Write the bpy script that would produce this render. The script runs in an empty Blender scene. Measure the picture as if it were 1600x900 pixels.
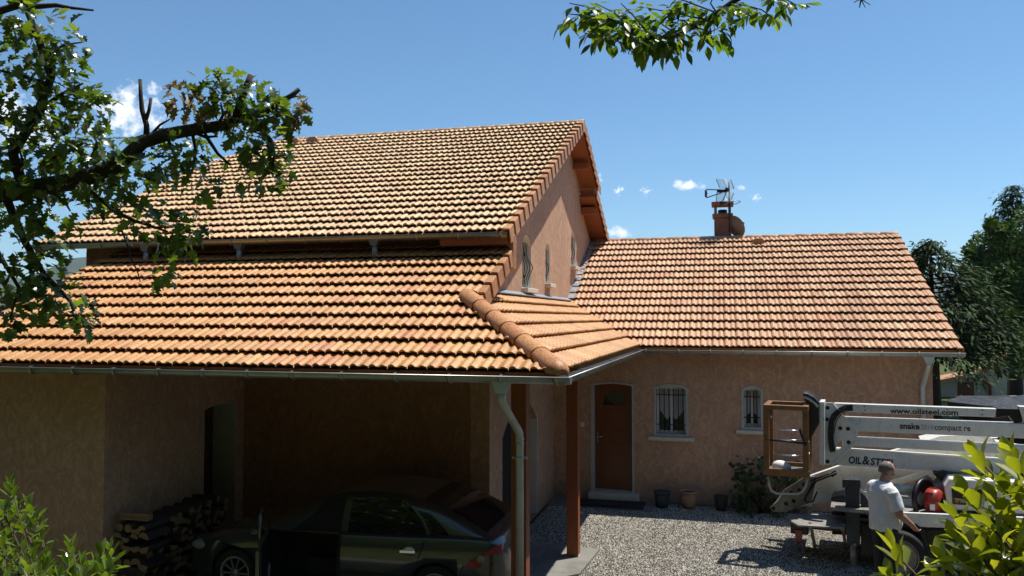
import bpy, bmesh, math, random
import numpy as np
from mathutils import Vector, Matrix, Euler, noise
from mathutils.geometry import tessellate_polygon
R = math.radians
rnd = random.Random(7)
scene = bpy.context.scene
col = scene.collection

# ------------------------------------------------------------------ camera
CAM_Z = 3.72
YAW, PITCH, FOC = R(14.733), R(2.138), 1258.67
cam_data = bpy.data.cameras.new('camera')
cam_data.sensor_width = 36.0
cam_data.lens = 36.0 * FOC / 1600.0
cam_data.clip_start = 0.05
cam_data.clip_end = 20000
cam = bpy.data.objects.new('camera', cam_data)
cam.location = (0, 0, CAM_Z)
cam.rotation_euler = (math.pi / 2 + PITCH, 0, YAW)
col.objects.link(cam)
scene.camera = cam

# ------------------------------------------------------------------ light
SUN = Vector((0.31, 0.28, 1.0)).normalized()          # towards the sun
sun_el = math.asin(SUN.z)
sun_az = math.atan2(SUN.x, SUN.y)
sd = bpy.data.lights.new('sun', 'SUN')
sd.energy = 4.9
sd.angle = R(0.55)
sd.color = (1.0, 0.95, 0.87)
so = bpy.data.objects.new('sun', sd)
so.rotation_euler = SUN.to_track_quat('Z', 'Y').to_euler()
so.location = (6, 0, 30)
col.objects.link(so)
scene.view_settings.view_transform = 'Standard'
scene.view_settings.look = 'None'
scene.view_settings.exposure = 0.36
scene.view_settings.gamma = 1.0
scene.view_settings.use_curve_mapping = False
scene.cycles.max_bounces = 6
scene.cycles.volume_bounces = 0
scene.cycles.transparent_max_bounces = 8
scene.cycles.use_denoising = True

# pixel of the photograph -> world ray, used to read positions off at known depths
FW = Vector((-math.sin(YAW) * math.cos(PITCH), math.cos(YAW) * math.cos(PITCH), math.sin(PITCH)))
RT = Vector((math.cos(YAW), math.sin(YAW), 0))
UP = RT.cross(FW)
EYE = Vector((0, 0, CAM_Z))
def ray(u, v): return FW + RT * ((u - 800) / FOC) - UP * ((v - 450) / FOC)
def at(u, v, d): return EYE + ray(u, v) * d
def proj(p):
    q = Vector(p) - EYE
    d = q.dot(FW)
    return 800 + FOC * q.dot(RT) / d, 450 - FOC * q.dot(UP) / d, d

# ------------------------------------------------------------------ sky
world = bpy.data.worlds.new('World')
scene.world = world
world.use_nodes = True
wn, wl = world.node_tree.nodes, world.node_tree.links
wn.clear()
wo = wn.new('ShaderNodeOutputWorld')
bg = wn.new('ShaderNodeBackground')
bg.inputs['Strength'].default_value = 0.113
sky = wn.new('ShaderNodeTexSky')
sky.sky_type = 'NISHITA'
sky.sun_disc = False
sky.sun_elevation = sun_el
sky.sun_rotation = sun_az
sky.altitude = 600
sky.air_density = 1.0
sky.dust_density = 0.0
sky.ozone_density = 8.0
tc = wn.new('ShaderNodeTexCoord')
def wmath(op, a, b=None, c=None, clamp=False):
    n = wn.new('ShaderNodeMath'); n.operation = op; n.use_clamp = clamp
    for i, x in enumerate((a, b, c)):
        if x is None: continue
        if isinstance(x, (int, float)): n.inputs[i].default_value = x
        else: wl.new(x, n.inputs[i])
    return n.outputs[0]
def wdot(vec):
    n = wn.new('ShaderNodeVectorMath'); n.operation = 'DOT_PRODUCT'
    wl.new(tc.outputs['Generated'], n.inputs[0]); n.inputs[1].default_value = vec
    return n.outputs['Value']
nz = wn.new('ShaderNodeTexNoise')
nz.inputs['Scale'].default_value = 26; nz.inputs['Detail'].default_value = 9; nz.inputs['Roughness'].default_value = .62
wl.new(tc.outputs['Generated'], nz.inputs['Vector'])
nz2 = wn.new('ShaderNodeTexNoise')
nz2.inputs['Scale'].default_value = 95; nz2.inputs['Detail'].default_value = 6
wl.new(tc.outputs['Generated'], nz2.inputs['Vector'])
nz3 = wn.new('ShaderNodeTexNoise')
nz3.inputs['Scale'].default_value = 300; nz3.inputs['Detail'].default_value = 5
wl.new(tc.outputs['Generated'], nz3.inputs['Vector'])
nbig = wmath('ADD', wmath('MULTIPLY', wmath('SUBTRACT', nz.outputs['Fac'], .5), 3.0), wmath('MULTIPLY', wmath('SUBTRACT', nz2.outputs['Fac'], .5), 2.2))
nsml = wmath('ADD', wmath('MULTIPLY', wmath('SUBTRACT', nz2.outputs['Fac'], .5), 3.2), wmath('MULTIPLY', wmath('SUBTRACT', nz3.outputs['Fac'], .5), 3.6))
mask = None
for (u, v, rx, ry, k) in ((190, 182, 58, 44, 1.0), (5, 172, 60, 40, .9), (1072, 291, 26, 9, .95), (966, 297, 10, 10, .7),
                          (1013, 298, 9, 6, .6), (1180, 308, 11, 6, .6), (962, 366, 26, 12, 1.0), (1158, 293, 10, 4, .5),
                          (936, 280, 8, 8, .6), (60, 210, 60, 30, .6), (-160, 120, 120, 50, .9), (-420, 200, 160, 40, .9)):
    c = ray(u, v).normalized()
    r_ = c.cross(Vector((0, 0, 1))).normalized(); u_ = r_.cross(c)
    a = wmath('MULTIPLY', wmath('SUBTRACT', wdot(r_), 0.0), FOC / rx)
    b = wmath('MULTIPLY', wdot(u_), FOC / ry)
    front = wmath('GREATER_THAN', wdot(c), 0.5)
    d = wmath('SQRT', wmath('ADD', wmath('MULTIPLY', a, a), wmath('MULTIPLY', b, b)))
    m = wmath('ADD', wmath('SUBTRACT', .80, d), nbig if rx > 25 else nsml)
    m = wmath('MULTIPLY', wmath('MULTIPLY', m, 1.3, clamp=True), k)
    m = wmath('MULTIPLY', m, front)
    mask = m if mask is None else wmath('MAXIMUM', mask, m)
mixc = wn.new('ShaderNodeMix'); mixc.data_type = 'RGBA'
wl.new(mask, mixc.inputs['Factor'])
tint = wn.new('ShaderNodeMix'); tint.data_type = 'RGBA'; tint.blend_type = 'MULTIPLY'; tint.inputs['Factor'].default_value = 1
wl.new(sky.outputs['Color'], tint.inputs[6]); tint.inputs[7].default_value = (.80, .98, .945, 1)
wl.new(tint.outputs[2], mixc.inputs[6])
mixc.inputs[7].default_value = (8.3, 8.6, 9.0, 1)
wl.new(mixc.outputs[2], bg.inputs['Color'])
wl.new(bg.outputs[0], wo.inputs['Surface'])

# ------------------------------------------------------------------ object helpers
def wmat(o):
    m = o.matrix_basis.copy()
    if o.parent: m = wmat(o.parent) @ o.matrix_parent_inverse @ m
    return m
def attach(o, parent):
    o.parent = parent
    o.matrix_parent_inverse = wmat(parent).inverted()
def tag(o, label=None, cat=None, group=None, kind=None):
    if label: o['label'] = label
    if cat: o['category'] = cat
    if group: o['group'] = group
    if kind: o['kind'] = kind
    return o
def thing(name, label, cat, loc=(0, 0, 0), group=None):
    o = bpy.data.objects.new(name, None)
    o.empty_display_size = .2
    o.location = loc
    col.objects.link(o)
    return tag(o, label, cat, group)
def link_mesh(name, me, parent=None, M=None):
    o = bpy.data.objects.new(name, me)
    col.objects.link(o)
    if parent: attach(o, parent)
    if M is not None: o.matrix_basis = M
    return o

class MB:
    """collects shapes in one mesh"""
    def __init__(s): s.v, s.f, s.m, s.sm = [], [], [], []; s.cur = 0; s.smooth = False
    def add(s, vs, fs, smooth=None):
        b = len(s.v)
        s.v += [tuple(p) for p in vs]
        for f in fs:
            s.f.append([b + i for i in f]); s.m.append(s.cur); s.sm.append(s.smooth if smooth is None else smooth)
        return s
    def box(s, c, size, rot=None):
        c = Vector(c); h = Vector(size) / 2
        pts = [Vector((x * h.x, y * h.y, z * h.z)) for x in (-1, 1) for y in (-1, 1) for z in (-1, 1)]
        if rot is not None: pts = [rot @ p for p in pts]
        s.add([c + p for p in pts], [(0, 1, 3, 2), (4, 6, 7, 5), (0, 4, 5, 1), (2, 3, 7, 6), (0, 2, 6, 4), (1, 5, 7, 3)], False)
        return s
    def lohi(s, lo, hi):
        lo, hi = Vector(lo), Vector(hi)
        return s.box((lo + hi) / 2, hi - lo)
    def bar(s, p0, p1, w, h, up=(0, 0, 1)):
        p0, p1 = Vector(p0), Vector(p1); d = (p1 - p0); L = d.length; d.normalize()
        x = d.cross(Vector(up))
        if x.length < 1e-4: x = d.cross(Vector((0, 1, 0)))
        x.normalize(); z = x.cross(d)
        rot = Matrix((x, d, z)).transposed()
        return s.box((p0 + p1) / 2, (w, L, h), rot)
    def tube(s, pts, r, n=8, caps=True, smooth=True):
        pts = [Vector(p) for p in pts]; k = len(pts)
        rs = r if isinstance(r, (list, tuple)) else [r] * k
        vs, fs = [], []
        ref = None
        for i, p in enumerate(pts):
            d = (pts[min(i + 1, k - 1)] - pts[max(i - 1, 0)]).normalized()
            if ref is None:
                ref = d.cross(Vector((0, 0, 1)))
                if ref.length < .05: ref = d.cross(Vector((0, 1, 0)))
            x = (ref - d * ref.dot(d)).normalized(); ref = x; y = d.cross(x)
            for j in range(n):
                a = 2 * math.pi * j / n
                vs.append(p + (x * math.cos(a) + y * math.sin(a)) * rs[i])
        for i in range(k - 1):
            for j in range(n):
                fs.append((i * n + j, i * n + (j + 1) % n, (i + 1) * n + (j + 1) % n, (i + 1) * n + j))
        s.add(vs, fs, smooth)
        if caps:
            b = len(s.v) - k * n
            s.f.append([b + j for j in range(n)][::-1]); s.m.append(s.cur); s.sm.append(False)
            s.f.append([b + (k - 1) * n + j for j in range(n)]); s.m.append(s.cur); s.sm.append(False)
        return s
    def prism(s, poly, o, u, v, w):
        """polygon in the (u, v) frame at o, extruded by vector w"""
        o, u, v, w = Vector(o), Vector(u), Vector(v), Vector(w)
        n = len(poly)
        a = [o + u * x + v * y for x, y in poly]
        s.add(a + [p + w for p in a], [tuple(range(n))[::-1], tuple(range(n, 2 * n))] +
              [(i, (i + 1) % n, n + (i + 1) % n, n + i) for i in range(n)], False)
        return s
    def lathe(s, prof, c, n=20, axis=None, smooth=True):
        c = Vector(c)
        rot = Matrix.Identity(3) if axis is None else Vector(axis).to_track_quat('Z', 'Y').to_matrix()
        vs, fs = [], []
        for r, z in prof:
            for j in range(n):
                a = 2 * math.pi * j / n
                vs.append(c + rot @ Vector((r * math.cos(a), r * math.sin(a), z)))
        for i in range(len(prof) - 1):
            for j in range(n):
                fs.append((i * n + j, i * n + (j + 1) % n, (i + 1) * n + (j + 1) % n, (i + 1) * n + j))
        return s.add(vs, fs, smooth)
    def ball(s, c, r, n=10, m=7, rot=None, smooth=True):
        c = Vector(c); r = Vector(r) if not isinstance(r, (int, float)) else Vector((r, r, r))
        vs, fs = [], []
        for i in range(m + 1):
            t = math.pi * i / m
            for j in range(n):
                a = 2 * math.pi * j / n
                p = Vector((r.x * math.sin(t) * math.cos(a), r.y * math.sin(t) * math.sin(a), r.z * math.cos(t)))
                vs.append(c + (rot @ p if rot is not None else p))
        for i in range(m):
            for j in range(n):
                fs.append((i * n + j, (i + 1) * n + j, (i + 1) * n + (j + 1) % n, i * n + (j + 1) % n))
        return s.add(vs, fs, smooth)
    def mesh(s, name, mats, M=None):
        me = bpy.data.meshes.new(name)
        vs = s.v if M is None else [M @ Vector(p) for p in s.v]
        me.from_pydata([tuple(p) for p in vs], [], s.f)
        for mt in (mats if isinstance(mats, (list, tuple)) else [mats]): me.materials.append(mt)
        me.polygons.foreach_set('material_index', s.m)
        me.polygons.foreach_set('use_smooth', s.sm)
        bm = bmesh.new(); bm.from_mesh(me)
        bmesh.ops.remove_doubles(bm, verts=bm.verts, dist=1e-5)
        bmesh.ops.recalc_face_normals(bm, faces=bm.faces)
        bm.to_mesh(me); bm.free()
        return me
    def build(s, name, mats, parent=None, M=None, bevel=0.0, seg=2):
        o = link_mesh(name, s.mesh(name, mats, M), parent)
        if bevel:
            b = o.modifiers.new('bevel', 'BEVEL'); b.width = bevel; b.segments = seg; b.limit_method = 'ANGLE'; b.angle_limit = R(40)
        return o

def arch(u0, u1, v0, v1, rise, n=8):
    """opening outline with a segmental head (v1 = crown)"""
    pts = [(u0, v0), (u1, v0), (u1, v1 - rise)]
    for i in range(1, n):
        t = i / n
        x = u1 + (u0 - u1) * t
        pts.append((x, v1 - rise + rise * (1 - (2 * t - 1) ** 2) ** .5 if rise > .3 * abs(u1 - u0) else v1 - rise + rise * (1 - (2 * t - 1) ** 2)))
    pts.append((u0, v1 - rise))
    return pts
def wall(mb, outer, holes, o, u, v, w):
    """solid wall with openings: outline and holes in (u, v), thickness vector w"""
    o, u, v, w = Vector(o), Vector(u), Vector(v), Vector(w)
    loops = [outer] + holes
    flat = [p for l in loops for p in l]
    tris = tessellate_polygon([[Vector((x, y, 0)) for x, y in l] for l in loops])
    A = [o + u * x + v * y for x, y in flat]
    N = len(A)
    fs = [tuple(t) for t in tris] + [tuple(N + i for i in t)[::-1] for t in tris]
    b = 0
    for l in loops:
        n = len(l)
        fs += [(b + i, b + (i + 1) % n, N + b + (i + 1) % n, N + b + i) for i in range(n)]
        b += n
    mb.add(A + [p + w for p in A], fs, False)

# ------------------------------------------------------------------ materials
class NT:
    def __init__(s, name):
        s.mat = bpy.data.materials.new(name); s.mat.use_nodes = True
        s.n, s.l = s.mat.node_tree.nodes, s.mat.node_tree.links
        s.b = s.n['Principled BSDF']; s.out = s.n['Material Output']
        s.tc = s.n.new('ShaderNodeTexCoord')
    def set(s, sock, x):
        if isinstance(x, (int, float)): sock.default_value = x
        elif isinstance(x, (tuple, list)): sock.default_value = tuple(x) + ((1,) if len(x) == 3 and len(sock.default_value) == 4 else ())
        else: s.l.new(x, sock)
    def noise(s, scale, detail=5, rough=.6, dist=0, vec=None, stretch=None):
        n = s.n.new('ShaderNodeTexNoise')
        n.inputs['Scale'].default_value = scale; n.inputs['Detail'].default_value = detail
        n.inputs['Roughness'].default_value = rough; n.inputs['Distortion'].default_value = dist
        v = vec or s.tc.outputs['Object']
        if stretch:
            mp = s.n.new('ShaderNodeMapping'); mp.inputs['Scale'].default_value = stretch
            s.l.new(v, mp.inputs['Vector']); v = mp.outputs[0]
        s.l.new(v, n.inputs['Vector'])
        return n.outputs['Fac']
    def voro(s, scale, feature='F1', out='Distance', rand=1):
        n = s.n.new('ShaderNodeTexVoronoi'); n.feature = feature
        n.inputs['Scale'].default_value = scale; n.inputs['Randomness'].default_value = rand
        s.l.new(s.tc.outputs['Object'], n.inputs['Vector'])
        return n.outputs[out]
    def ramp(s, fac, stops):
        n = s.n.new('ShaderNodeValToRGB'); e = n.color_ramp.elements
        while len(e) < len(stops): e.new(.5)
        for i, (p, c) in enumerate(stops):
            e[i].position = p; e[i].color = (c if isinstance(c, tuple) else (c, c, c)) + (1,)
        s.l.new(fac, n.inputs['Fac'])
        return n.outputs['Color']
    def math(s, op, a, b=0.0, clamp=False):
        n = s.n.new('ShaderNodeMath'); n.operation = op; n.use_clamp = clamp
        s.set(n.inputs[0], a); s.set(n.inputs[1], b)
        return n.outputs[0]
    def mix(s, fac, a, b, mode='MIX'):
        n = s.n.new('ShaderNodeMix'); n.data_type = 'RGBA'; n.blend_type = mode
        s.set(n.inputs['Factor'], fac); s.set(n.inputs[6], a); s.set(n.inputs[7], b)
        return n.outputs[2]
    def rand(s):
        g = s.n.new('ShaderNodeNewGeometry'); o = s.n.new('ShaderNodeObjectInfo')
        return s.math('FRACT', s.math('ADD', g.outputs['Random Per Island'], o.outputs['Random']))
    def bump(s, h, strength=.4, dist=.01):
        n = s.n.new('ShaderNodeBump'); n.inputs['Strength'].default_value = strength; n.inputs['Distance'].default_value = dist
        s.l.new(h, n.inputs['Height']); s.l.new(n.outputs[0], s.b.inputs['Normal'])
    def fin(s, colour, rough=.6, metal=0.0, spec=.5, coat=0.0):
        s.set(s.b.inputs['Base Color'], colour); s.set(s.b.inputs['Roughness'], rough)
        s.b.inputs['Metallic'].default_value = metal; s.b.inputs['Specular IOR Level'].default_value = spec
        s.b.inputs['Coat Weight'].default_value = coat; s.b.inputs['Coat Roughness'].default_value = .05
        return s.mat
def sc(c, k): return tuple(x * k for x in c)
def plain(name, c, rough=.5, metal=0.0, var=.12, scale=9.0, bump=.08, bscale=60, coat=0.0, spec=.5):
    t = NT(name)
    n = t.noise(scale, 6, .65)
    t.bump(t.noise(bscale, 4), bump, .004)
    return t.fin(t.ramp(n, [(.25, sc(c, 1 - var * 1.6)), (.5, c), (.78, sc(c, 1 + var))]),
                 t.math('ADD', rough - .06, t.math('MULTIPLY', n, .12)), metal, spec, coat)

def mat_stucco(name, c, contrast=.38):
    t = NT(name)
    big = t.noise(.7, 4, .6)
    tr = t.noise(3.0, 7, .66, 3.4, stretch=(1.2, 1.2, .8))
    tr2 = t.noise(7, 5, .6, 4.5, stretch=(1, 1, 1.5))
    fine = t.noise(160, 3)
    r1 = t.math('ADD', t.math('MULTIPLY', tr, .6), t.math('MULTIPLY', tr2, .4))
    base = t.ramp(r1, [(.40, sc(c, 1 - contrast)), (.485, sc(c, .84)), (.53, c), (.62, sc(c, 1 + contrast))])
    base = t.mix(.35, base, t.ramp(big, [(.3, sc(c, .75)), (.7, sc((c[0], c[1] * .96, c[2] * .92), 1.25))]), 'MIX')
    # rain splash and dust along the foot of the walls, run marks below the eaves
    sx = t.n.new('ShaderNodeSeparateXYZ'); t.l.new(t.tc.outputs['Object'], sx.inputs[0])
    foot = t.math('SUBTRACT', t.math('MULTIPLY', t.noise(2.2, 6, .7), 1.1), t.math('MULTIPLY', sx.outputs[2], .95), True)
    base = t.mix(t.math('MULTIPLY', foot, .6), base, (.16, .125, .095))
    runs = t.ramp(t.noise(2.6, 5, .7, .4, stretch=(3.2, 3.2, .22)), [(.58, 0.0), (.72, .32)])
    base = t.mix(runs, base, sc(c, .55))
    h = t.math('ADD', r1, t.math('MULTIPLY', fine, .12))
    t.bump(h, .8, .02)
    return t.fin(base, .9, 0, .2)
def mat_tile(name, stops, weather):
    t = NT(name)
    r = t.rand()
    c = t.ramp(r, stops)
    n = t.noise(7, 6, .7)
    c = t.mix(t.math('MULTIPLY', t.ramp(n, [(.45, 0.0), (.75, 1.0)]), .45), c, weather)
    n2 = t.noise(38, 5, .7)
    c = t.mix(.9, c, t.ramp(n2, [(.34, (.5, .43, .36)), (.5, (1, 1, 1)), (.66, (1.3, 1.28, 1.22))]), 'MULTIPLY')
    gp = t.n.new('ShaderNodeNewGeometry')
    wz = t.noise(.9, 7, .72, .6, vec=gp.outputs['Position'], stretch=(1.6, .8, .8))
    c = t.mix(.8, c, t.ramp(wz, [(.32, (.70, .64, .58)), (.5, (1, 1, 1)), (.68, (1.12, 1.14, 1.1))]), 'MULTIPLY')
    lich = t.noise(16, 5, .7, vec=gp.outputs['Position'])
    c = t.mix(t.ramp(lich, [(.63, 0.0), (.70, .6)]), c, (.30, .27, .19))
    sp = t.noise(90, 3)
    c = t.mix(t.ramp(sp, [(.66, 0.0), (.72, .55)]), c, (.12, .09, .06))
    t.bump(t.noise(120, 4), .25, .004)
    return t.fin(c, t.math('ADD', .42, t.math('MULTIPLY', n, .25)), 0, .45)
def mat_wood(name, c, scale=3.0, stretch=(10, 10, .7), rough=.55, contrast=.35):
    t = NT(name)
    n = t.noise(scale, 6, .65, 1.2, stretch=stretch)
    n2 = t.noise(1.3, 4)
    cc = t.ramp(n, [(.28, sc(c, 1 - contrast)), (.5, c), (.75, sc(c, 1 + contrast))])
    cc = t.mix(.3, cc, t.ramp(n2, [(.3, sc(c, .6)), (.7, sc(c, 1.3))]))
    t.bump(n, .25, .004)
    return t.fin(cc, rough, 0, .35)
def mat_leaf(name, stops, trans=.35, rough=.38, back=None, spec=.5, tcol=None):
    t = NT(name)
    c = t.ramp(t.rand(), stops)
    n = t.noise(30, 3)
    c = t.mix(.35, c, t.ramp(n, [(.3, (.6, .6, .6)), (.7, (1.3, 1.3, 1.25))]), 'MULTIPLY')
    if back:
        g = t.n.new('ShaderNodeNewGeometry')
        cb = t.mix(g.outputs['Backfacing'], c, back)
    else: cb = c
    t.fin(cb, rough, 0, spec)
    tr = t.n.new('ShaderNodeBsdfTranslucent')
    t.l.new(t.mix(1.0, c, tcol or (1.5, 1.7, .6), 'MULTIPLY'), tr.inputs['Color'])
    mx = t.n.new('ShaderNodeMixShader'); mx.inputs[0].default_value = trans
    t.l.new(t.b.outputs[0], mx.inputs[1]); t.l.new(tr.outputs[0], mx.inputs[2]); t.l.new(mx.outputs[0], t.out.inputs['Surface'])
    return t.mat

M = {}
M['stucco'] = mat_stucco('stucco', (.54, .335, .22), .34)
M['stucco_shade'] = mat_stucco('stucco_shaded', (.36, .19, .11))  # same stucco, with the carport shade put into a darker colour
T_ORANGE = [(0, (.44, .19, .05)), (.25, (.53, .26, .075)), (.5, (.48, .215, .06)), (.75, (.57, .30, .10)), (1, (.45, .17, .05))]
T_PALE = [(0, (.54, .345, .165)), (.3, (.61, .42, .21)), (.6, (.56, .335, .165)), (.85, (.62, .45, .25)), (1, (.54, .29, .14))]
T_PINK = [(0, (.46, .22, .11)), (.3, (.55, .32, .17)), (.55, (.51, .27, .14)), (.8, (.57, .36, .20)), (1, (.50, .27, .15))]
M['tile_orange'] = mat_tile('tile_orange', T_ORANGE, (.50, .32, .16))
M['tile_pale'] = mat_tile('tile_pale', T_PALE, (.60, .44, .27))
M['tile_pink'] = mat_tile('tile_pink', T_PINK, (.60, .42, .27))
M['tile_cap'] = mat_tile('tile_cap', [(0, (.44, .18, .065)), (1, (.52, .24, .09))], (.5, .31, .15))
M['soffit'] = mat_wood('soffit_boards', (.30, .105, .035), 3, (12, 1, 12))
M['deck'] = plain('roof_underlay', (.07, .045, .03), .9)
M['post'] = mat_wood('post_wood', (.27, .075, .028), 3, (14, 14, .6))
M['zinc'] = plain('zinc', (.34, .35, .33), .38, .75, .18, 5, .05)
M['zinc_pale'] = plain('zinc_weathered', (.50, .51, .46), .45, .35, .15, 4, .05)
M['lead'] = plain('lead_flashing', (.30, .32, .35), .5, .4, .2, 8, .2)
M['white'] = plain('white_paint', (.72, .72, .70), .45, 0, .08, 12, .05)
M['render_pale'] = plain('pale_reveal', (.74, .72, .67), .75, 0, .08, 9, .2)
M['surround'] = plain('window_surround', (.44, .43, .39), .75, 0, .12, 9, .2)
M['sill'] = plain('pale_stone_sill', (.62, .57, .47), .7, 0, .1, 14, .2)
M['iron'] = plain('black_iron', (.015, .015, .016), .45, .3, .3)
M['door'] = mat_wood('door_wood', (.17, .05, .016), 3, (14, 14, .6), .35)
M['dark'] = plain('dark_interior', (.012, .010, .009), .8)
M['chrome'] = plain('chrome', (.75, .75, .74), .18, 1.0, .05)
M['concrete'] = plain('concrete', (.20, .19, .17), .9, 0, .2, 3, .4, 40)
M['mat'] = plain('rubber_mat', (.018, .018, .02), .85, 0, .3, 30, .6, 90)
M['terracotta'] = plain('terracotta', (.42, .24, .15), .7, 0, .2)
M['blueglaze'] = plain('blue_glaze', (.045, .06, .075), .25, 0, .3)
M['darkglaze'] = plain('dark_glaze', (.05, .04, .045), .25, 0, .3)
M['soil'] = plain('soil', (.05, .035, .025), .95, 0, .4, 30, .8)
M['bark'] = plain('bark', (.055, .042, .032), .9, 0, .5, 14, 1.0, 40)
M['twig'] = plain('twig', (.075, .055, .035), .85, 0, .3, 20, .5)
M['black'] = plain('black_plastic', (.012, .012, .013), .4, 0, .2)
M['rubber'] = plain('tyre_rubber', (.016, .016, .016), .8, 0, .2)
def mat_glass(name, c, rough=.06):
    t = NT(name); return t.fin(c, rough, 0, .4, 0)
M['glass'] = mat_glass('window_glass', (.02, .024, .026))
M['carglass'] = mat_glass('car_glass', (.008, .009, .010), .03)

# ================================================================== ground
def ground_z(x, y):
    b = max(0.0, min(1.0, (5.6 - y) / 4.2))
    b = b * b * (3 - 2 * b)
    z = 2.0 * b
    far = max(0.0, math.hypot(x, y - 10) - 45)
    return z - min(far * .03, 14) * (1 if far else 0)
def graded(lo, hi, fine_lo, fine_hi, fs, growth=1.5):
    xs = list(np.arange(fine_lo, fine_hi + 1e-6, fs))
    a, st = fine_lo, fs
    left = []
    while a > lo: st *= growth; a = max(a - st, lo); left.append(a)
    a, st = fine_hi, fs; right = []
    while a < hi: st *= growth; a = min(a + st, hi); right.append(a)
    return left[::-1] + xs + right
gx, gy = graded(-5000, 5000, -16, 14, .8), graded(-600, 5200, -4, 24, .7)
mb = MB(); mb.smooth = True
nx = len(gx)
vs = [(x, y, ground_z(x, y)) for y in gy for x in gx]
fs = [(j * nx + i, j * nx + i + 1, (j + 1) * nx + i + 1, (j + 1) * nx + i) for j in range(len(gy) - 1) for i in range(nx - 1)]
mb.add(vs, fs, True)
t = NT('grass_ground')
n = t.noise(1.5, 8, .7); n2 = t.noise(22, 5, .7)
c = t.ramp(n, [(.3, (.045, .06, .018)), (.55, (.085, .10, .03)), (.75, (.16, .14, .07))])
c = t.mix(.5, c, t.ramp(n2, [(.3, (.5, .5, .5)), (.7, (1.4, 1.35, 1.2))]), 'MULTIPLY')
t.bump(n2, .8, .05)
tag(mb.build('ground', t.fin(c, .95, 0, .15)), kind='structure')

# gravel yard
t = NT('gravel')
vd = t.voro(62); vc = t.voro(62, out='Color')
c = t.ramp(vc, [(0, (.08, .072, .06)), (.35, (.14, .13, .11)), (.65, (.22, .205, .18)), (1, (.32, .30, .27))])
c = t.mix(t.ramp(vd, [(.25, 0.0), (.62, .85)]), c, (.05, .045, .04))
c = t.mix(.35, c, t.ramp(t.noise(1.2, 5), [(.3, (.6, .58, .55)), (.7, (1.2, 1.18, 1.12))]), 'MULTIPLY')
t.bump(t.math('SUBTRACT', 1.0, vd), 1.0, .03)
M['gravel'] = t.fin(c, .9, 0, .2)
mb = MB()
mb.add([(-3.45, 6.3, .004), (30, 6.3, .004), (30, 40, .004), (12, 40, .004), (12, 16.6, .004), (-3.45, 16.6, .004)], [(0, 1, 2, 3, 4, 5)])
yard = tag(mb.build('gravel_yard', M['gravel']), kind='structure')
mb = MB()
mb.lohi((-11, 6.6, -.2), (-2.752, 11.83, .05))
mb.lohi((-3.45, 11.83, -.2), (-2.752, 13.0, .05))
tag(mb.build('concrete_floor', M['concrete'], bevel=.01), kind='structure')
mb = MB()
mb.prism([(-2.74, 10.9), (-2.05, 11.6), (-1.95, 12.9), (-2.74, 13.0)], (0, 0, -.1), (1, 0, 0), (0, 1, 0), (0, 0, .15))
mb.lohi((-3.44, 15.75, -.1), (-1.35, 16.59, .03))
tag(mb.build('concrete_apron', M['concrete'], bevel=.008), kind='structure')

# loose stones lying on the yard
def stones():
    mb = MB()
    vs = []
    for (x0, x1, y0, y1) in ((-3.4, 5.2, 11.0, 16.5),):
        mb.add([(x0, y0, .006), (x1, y0, .006), (x1, y1, .006), (x0, y1, .006)], [(0, 1, 2, 3)])
    o = mb.build('gravel', M['gravel'])
    tag(o, kind='stuff')
    t = NT('gravel_stone')
    c = t.ramp(t.rand(), [(0, (.17, .155, .13)), (.2, (.36, .33, .275)), (.5, (.56, .52, .44)), (.85, (.70, .66, .57)), (1, (.80, .76, .67))])
    ms = t.fin(c, .85, 0, .25)
    ng = bpy.data.node_groups.new('gravel_scatter', 'GeometryNodeTree')
    ng.interface.new_socket('Geometry', in_out='INPUT', socket_type='NodeSocketGeometry')
    ng.interface.new_socket('Geometry', in_out='OUTPUT', socket_type='NodeSocketGeometry')
    N, L = ng.nodes, ng.links
    gi, go = N.new('NodeGroupInput'), N.new('NodeGroupOutput')
    dp = N.new('GeometryNodeDistributePointsOnFaces'); dp.inputs['Density'].default_value = 2000
    ico = N.new('GeometryNodeMeshIcoSphere'); ico.inputs['Radius'].default_value = .0108; ico.inputs['Subdivisions'].default_value = 1
    sm = N.new('GeometryNodeSetMaterial'); sm.inputs['Material'].default_value = ms
    ip = N.new('GeometryNodeInstanceOnPoints')
    rv = N.new('FunctionNodeRandomValue'); rv.data_type = 'FLOAT_VECTOR'
    rv.inputs[0].default_value = (0, 0, 0); rv.inputs[1].default_value = (6.28, 6.28, 6.28)
    rs = N.new('FunctionNodeRandomValue'); rs.data_type = 'FLOAT_VECTOR'
    rs.inputs[0].default_value = (.5, .45, .4); rs.inputs[1].default_value = (1.5, 1.2, .95); rs.inputs['Seed'].default_value = 4
    jn = N.new('GeometryNodeJoinGeometry')
    L.new(gi.outputs[0], dp.inputs['Mesh']); L.new(dp.outputs['Points'], ip.inputs['Points'])
    L.new(ico.outputs['Mesh'], sm.inputs['Geometry']); L.new(sm.outputs[0], ip.inputs['Instance'])
    L.new(rv.outputs[0], ip.inputs['Rotation']); L.new(rs.outputs[0], ip.inputs['Scale'])
    L.new(ip.outputs[0], jn.inputs[0]); L.new(gi.outputs[0], jn.inputs[0]); L.new(jn.outputs[0], go.inputs[0])
    md = o.modifiers.new('scatter', 'NODES'); md.node_group = ng
stones()

# ================================================================== house
ZE, Y1, Y2, XC, XR = 3.107, 8.14, 16.11, -1.55, 4.17
S1, S2, S3, SU = .478, .494, .5195, .482
XG, XW, YR, ZR, YU, ZU = -3.01, -3.467, 17.87, 8.162, 11.27, 4.973
YB, YW = 11.84, 16.61
house = thing('house', 'large salmon rendered house with orange tiled roofs, carport and side wing', 'house', (-3.5, 16, 0))

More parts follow.
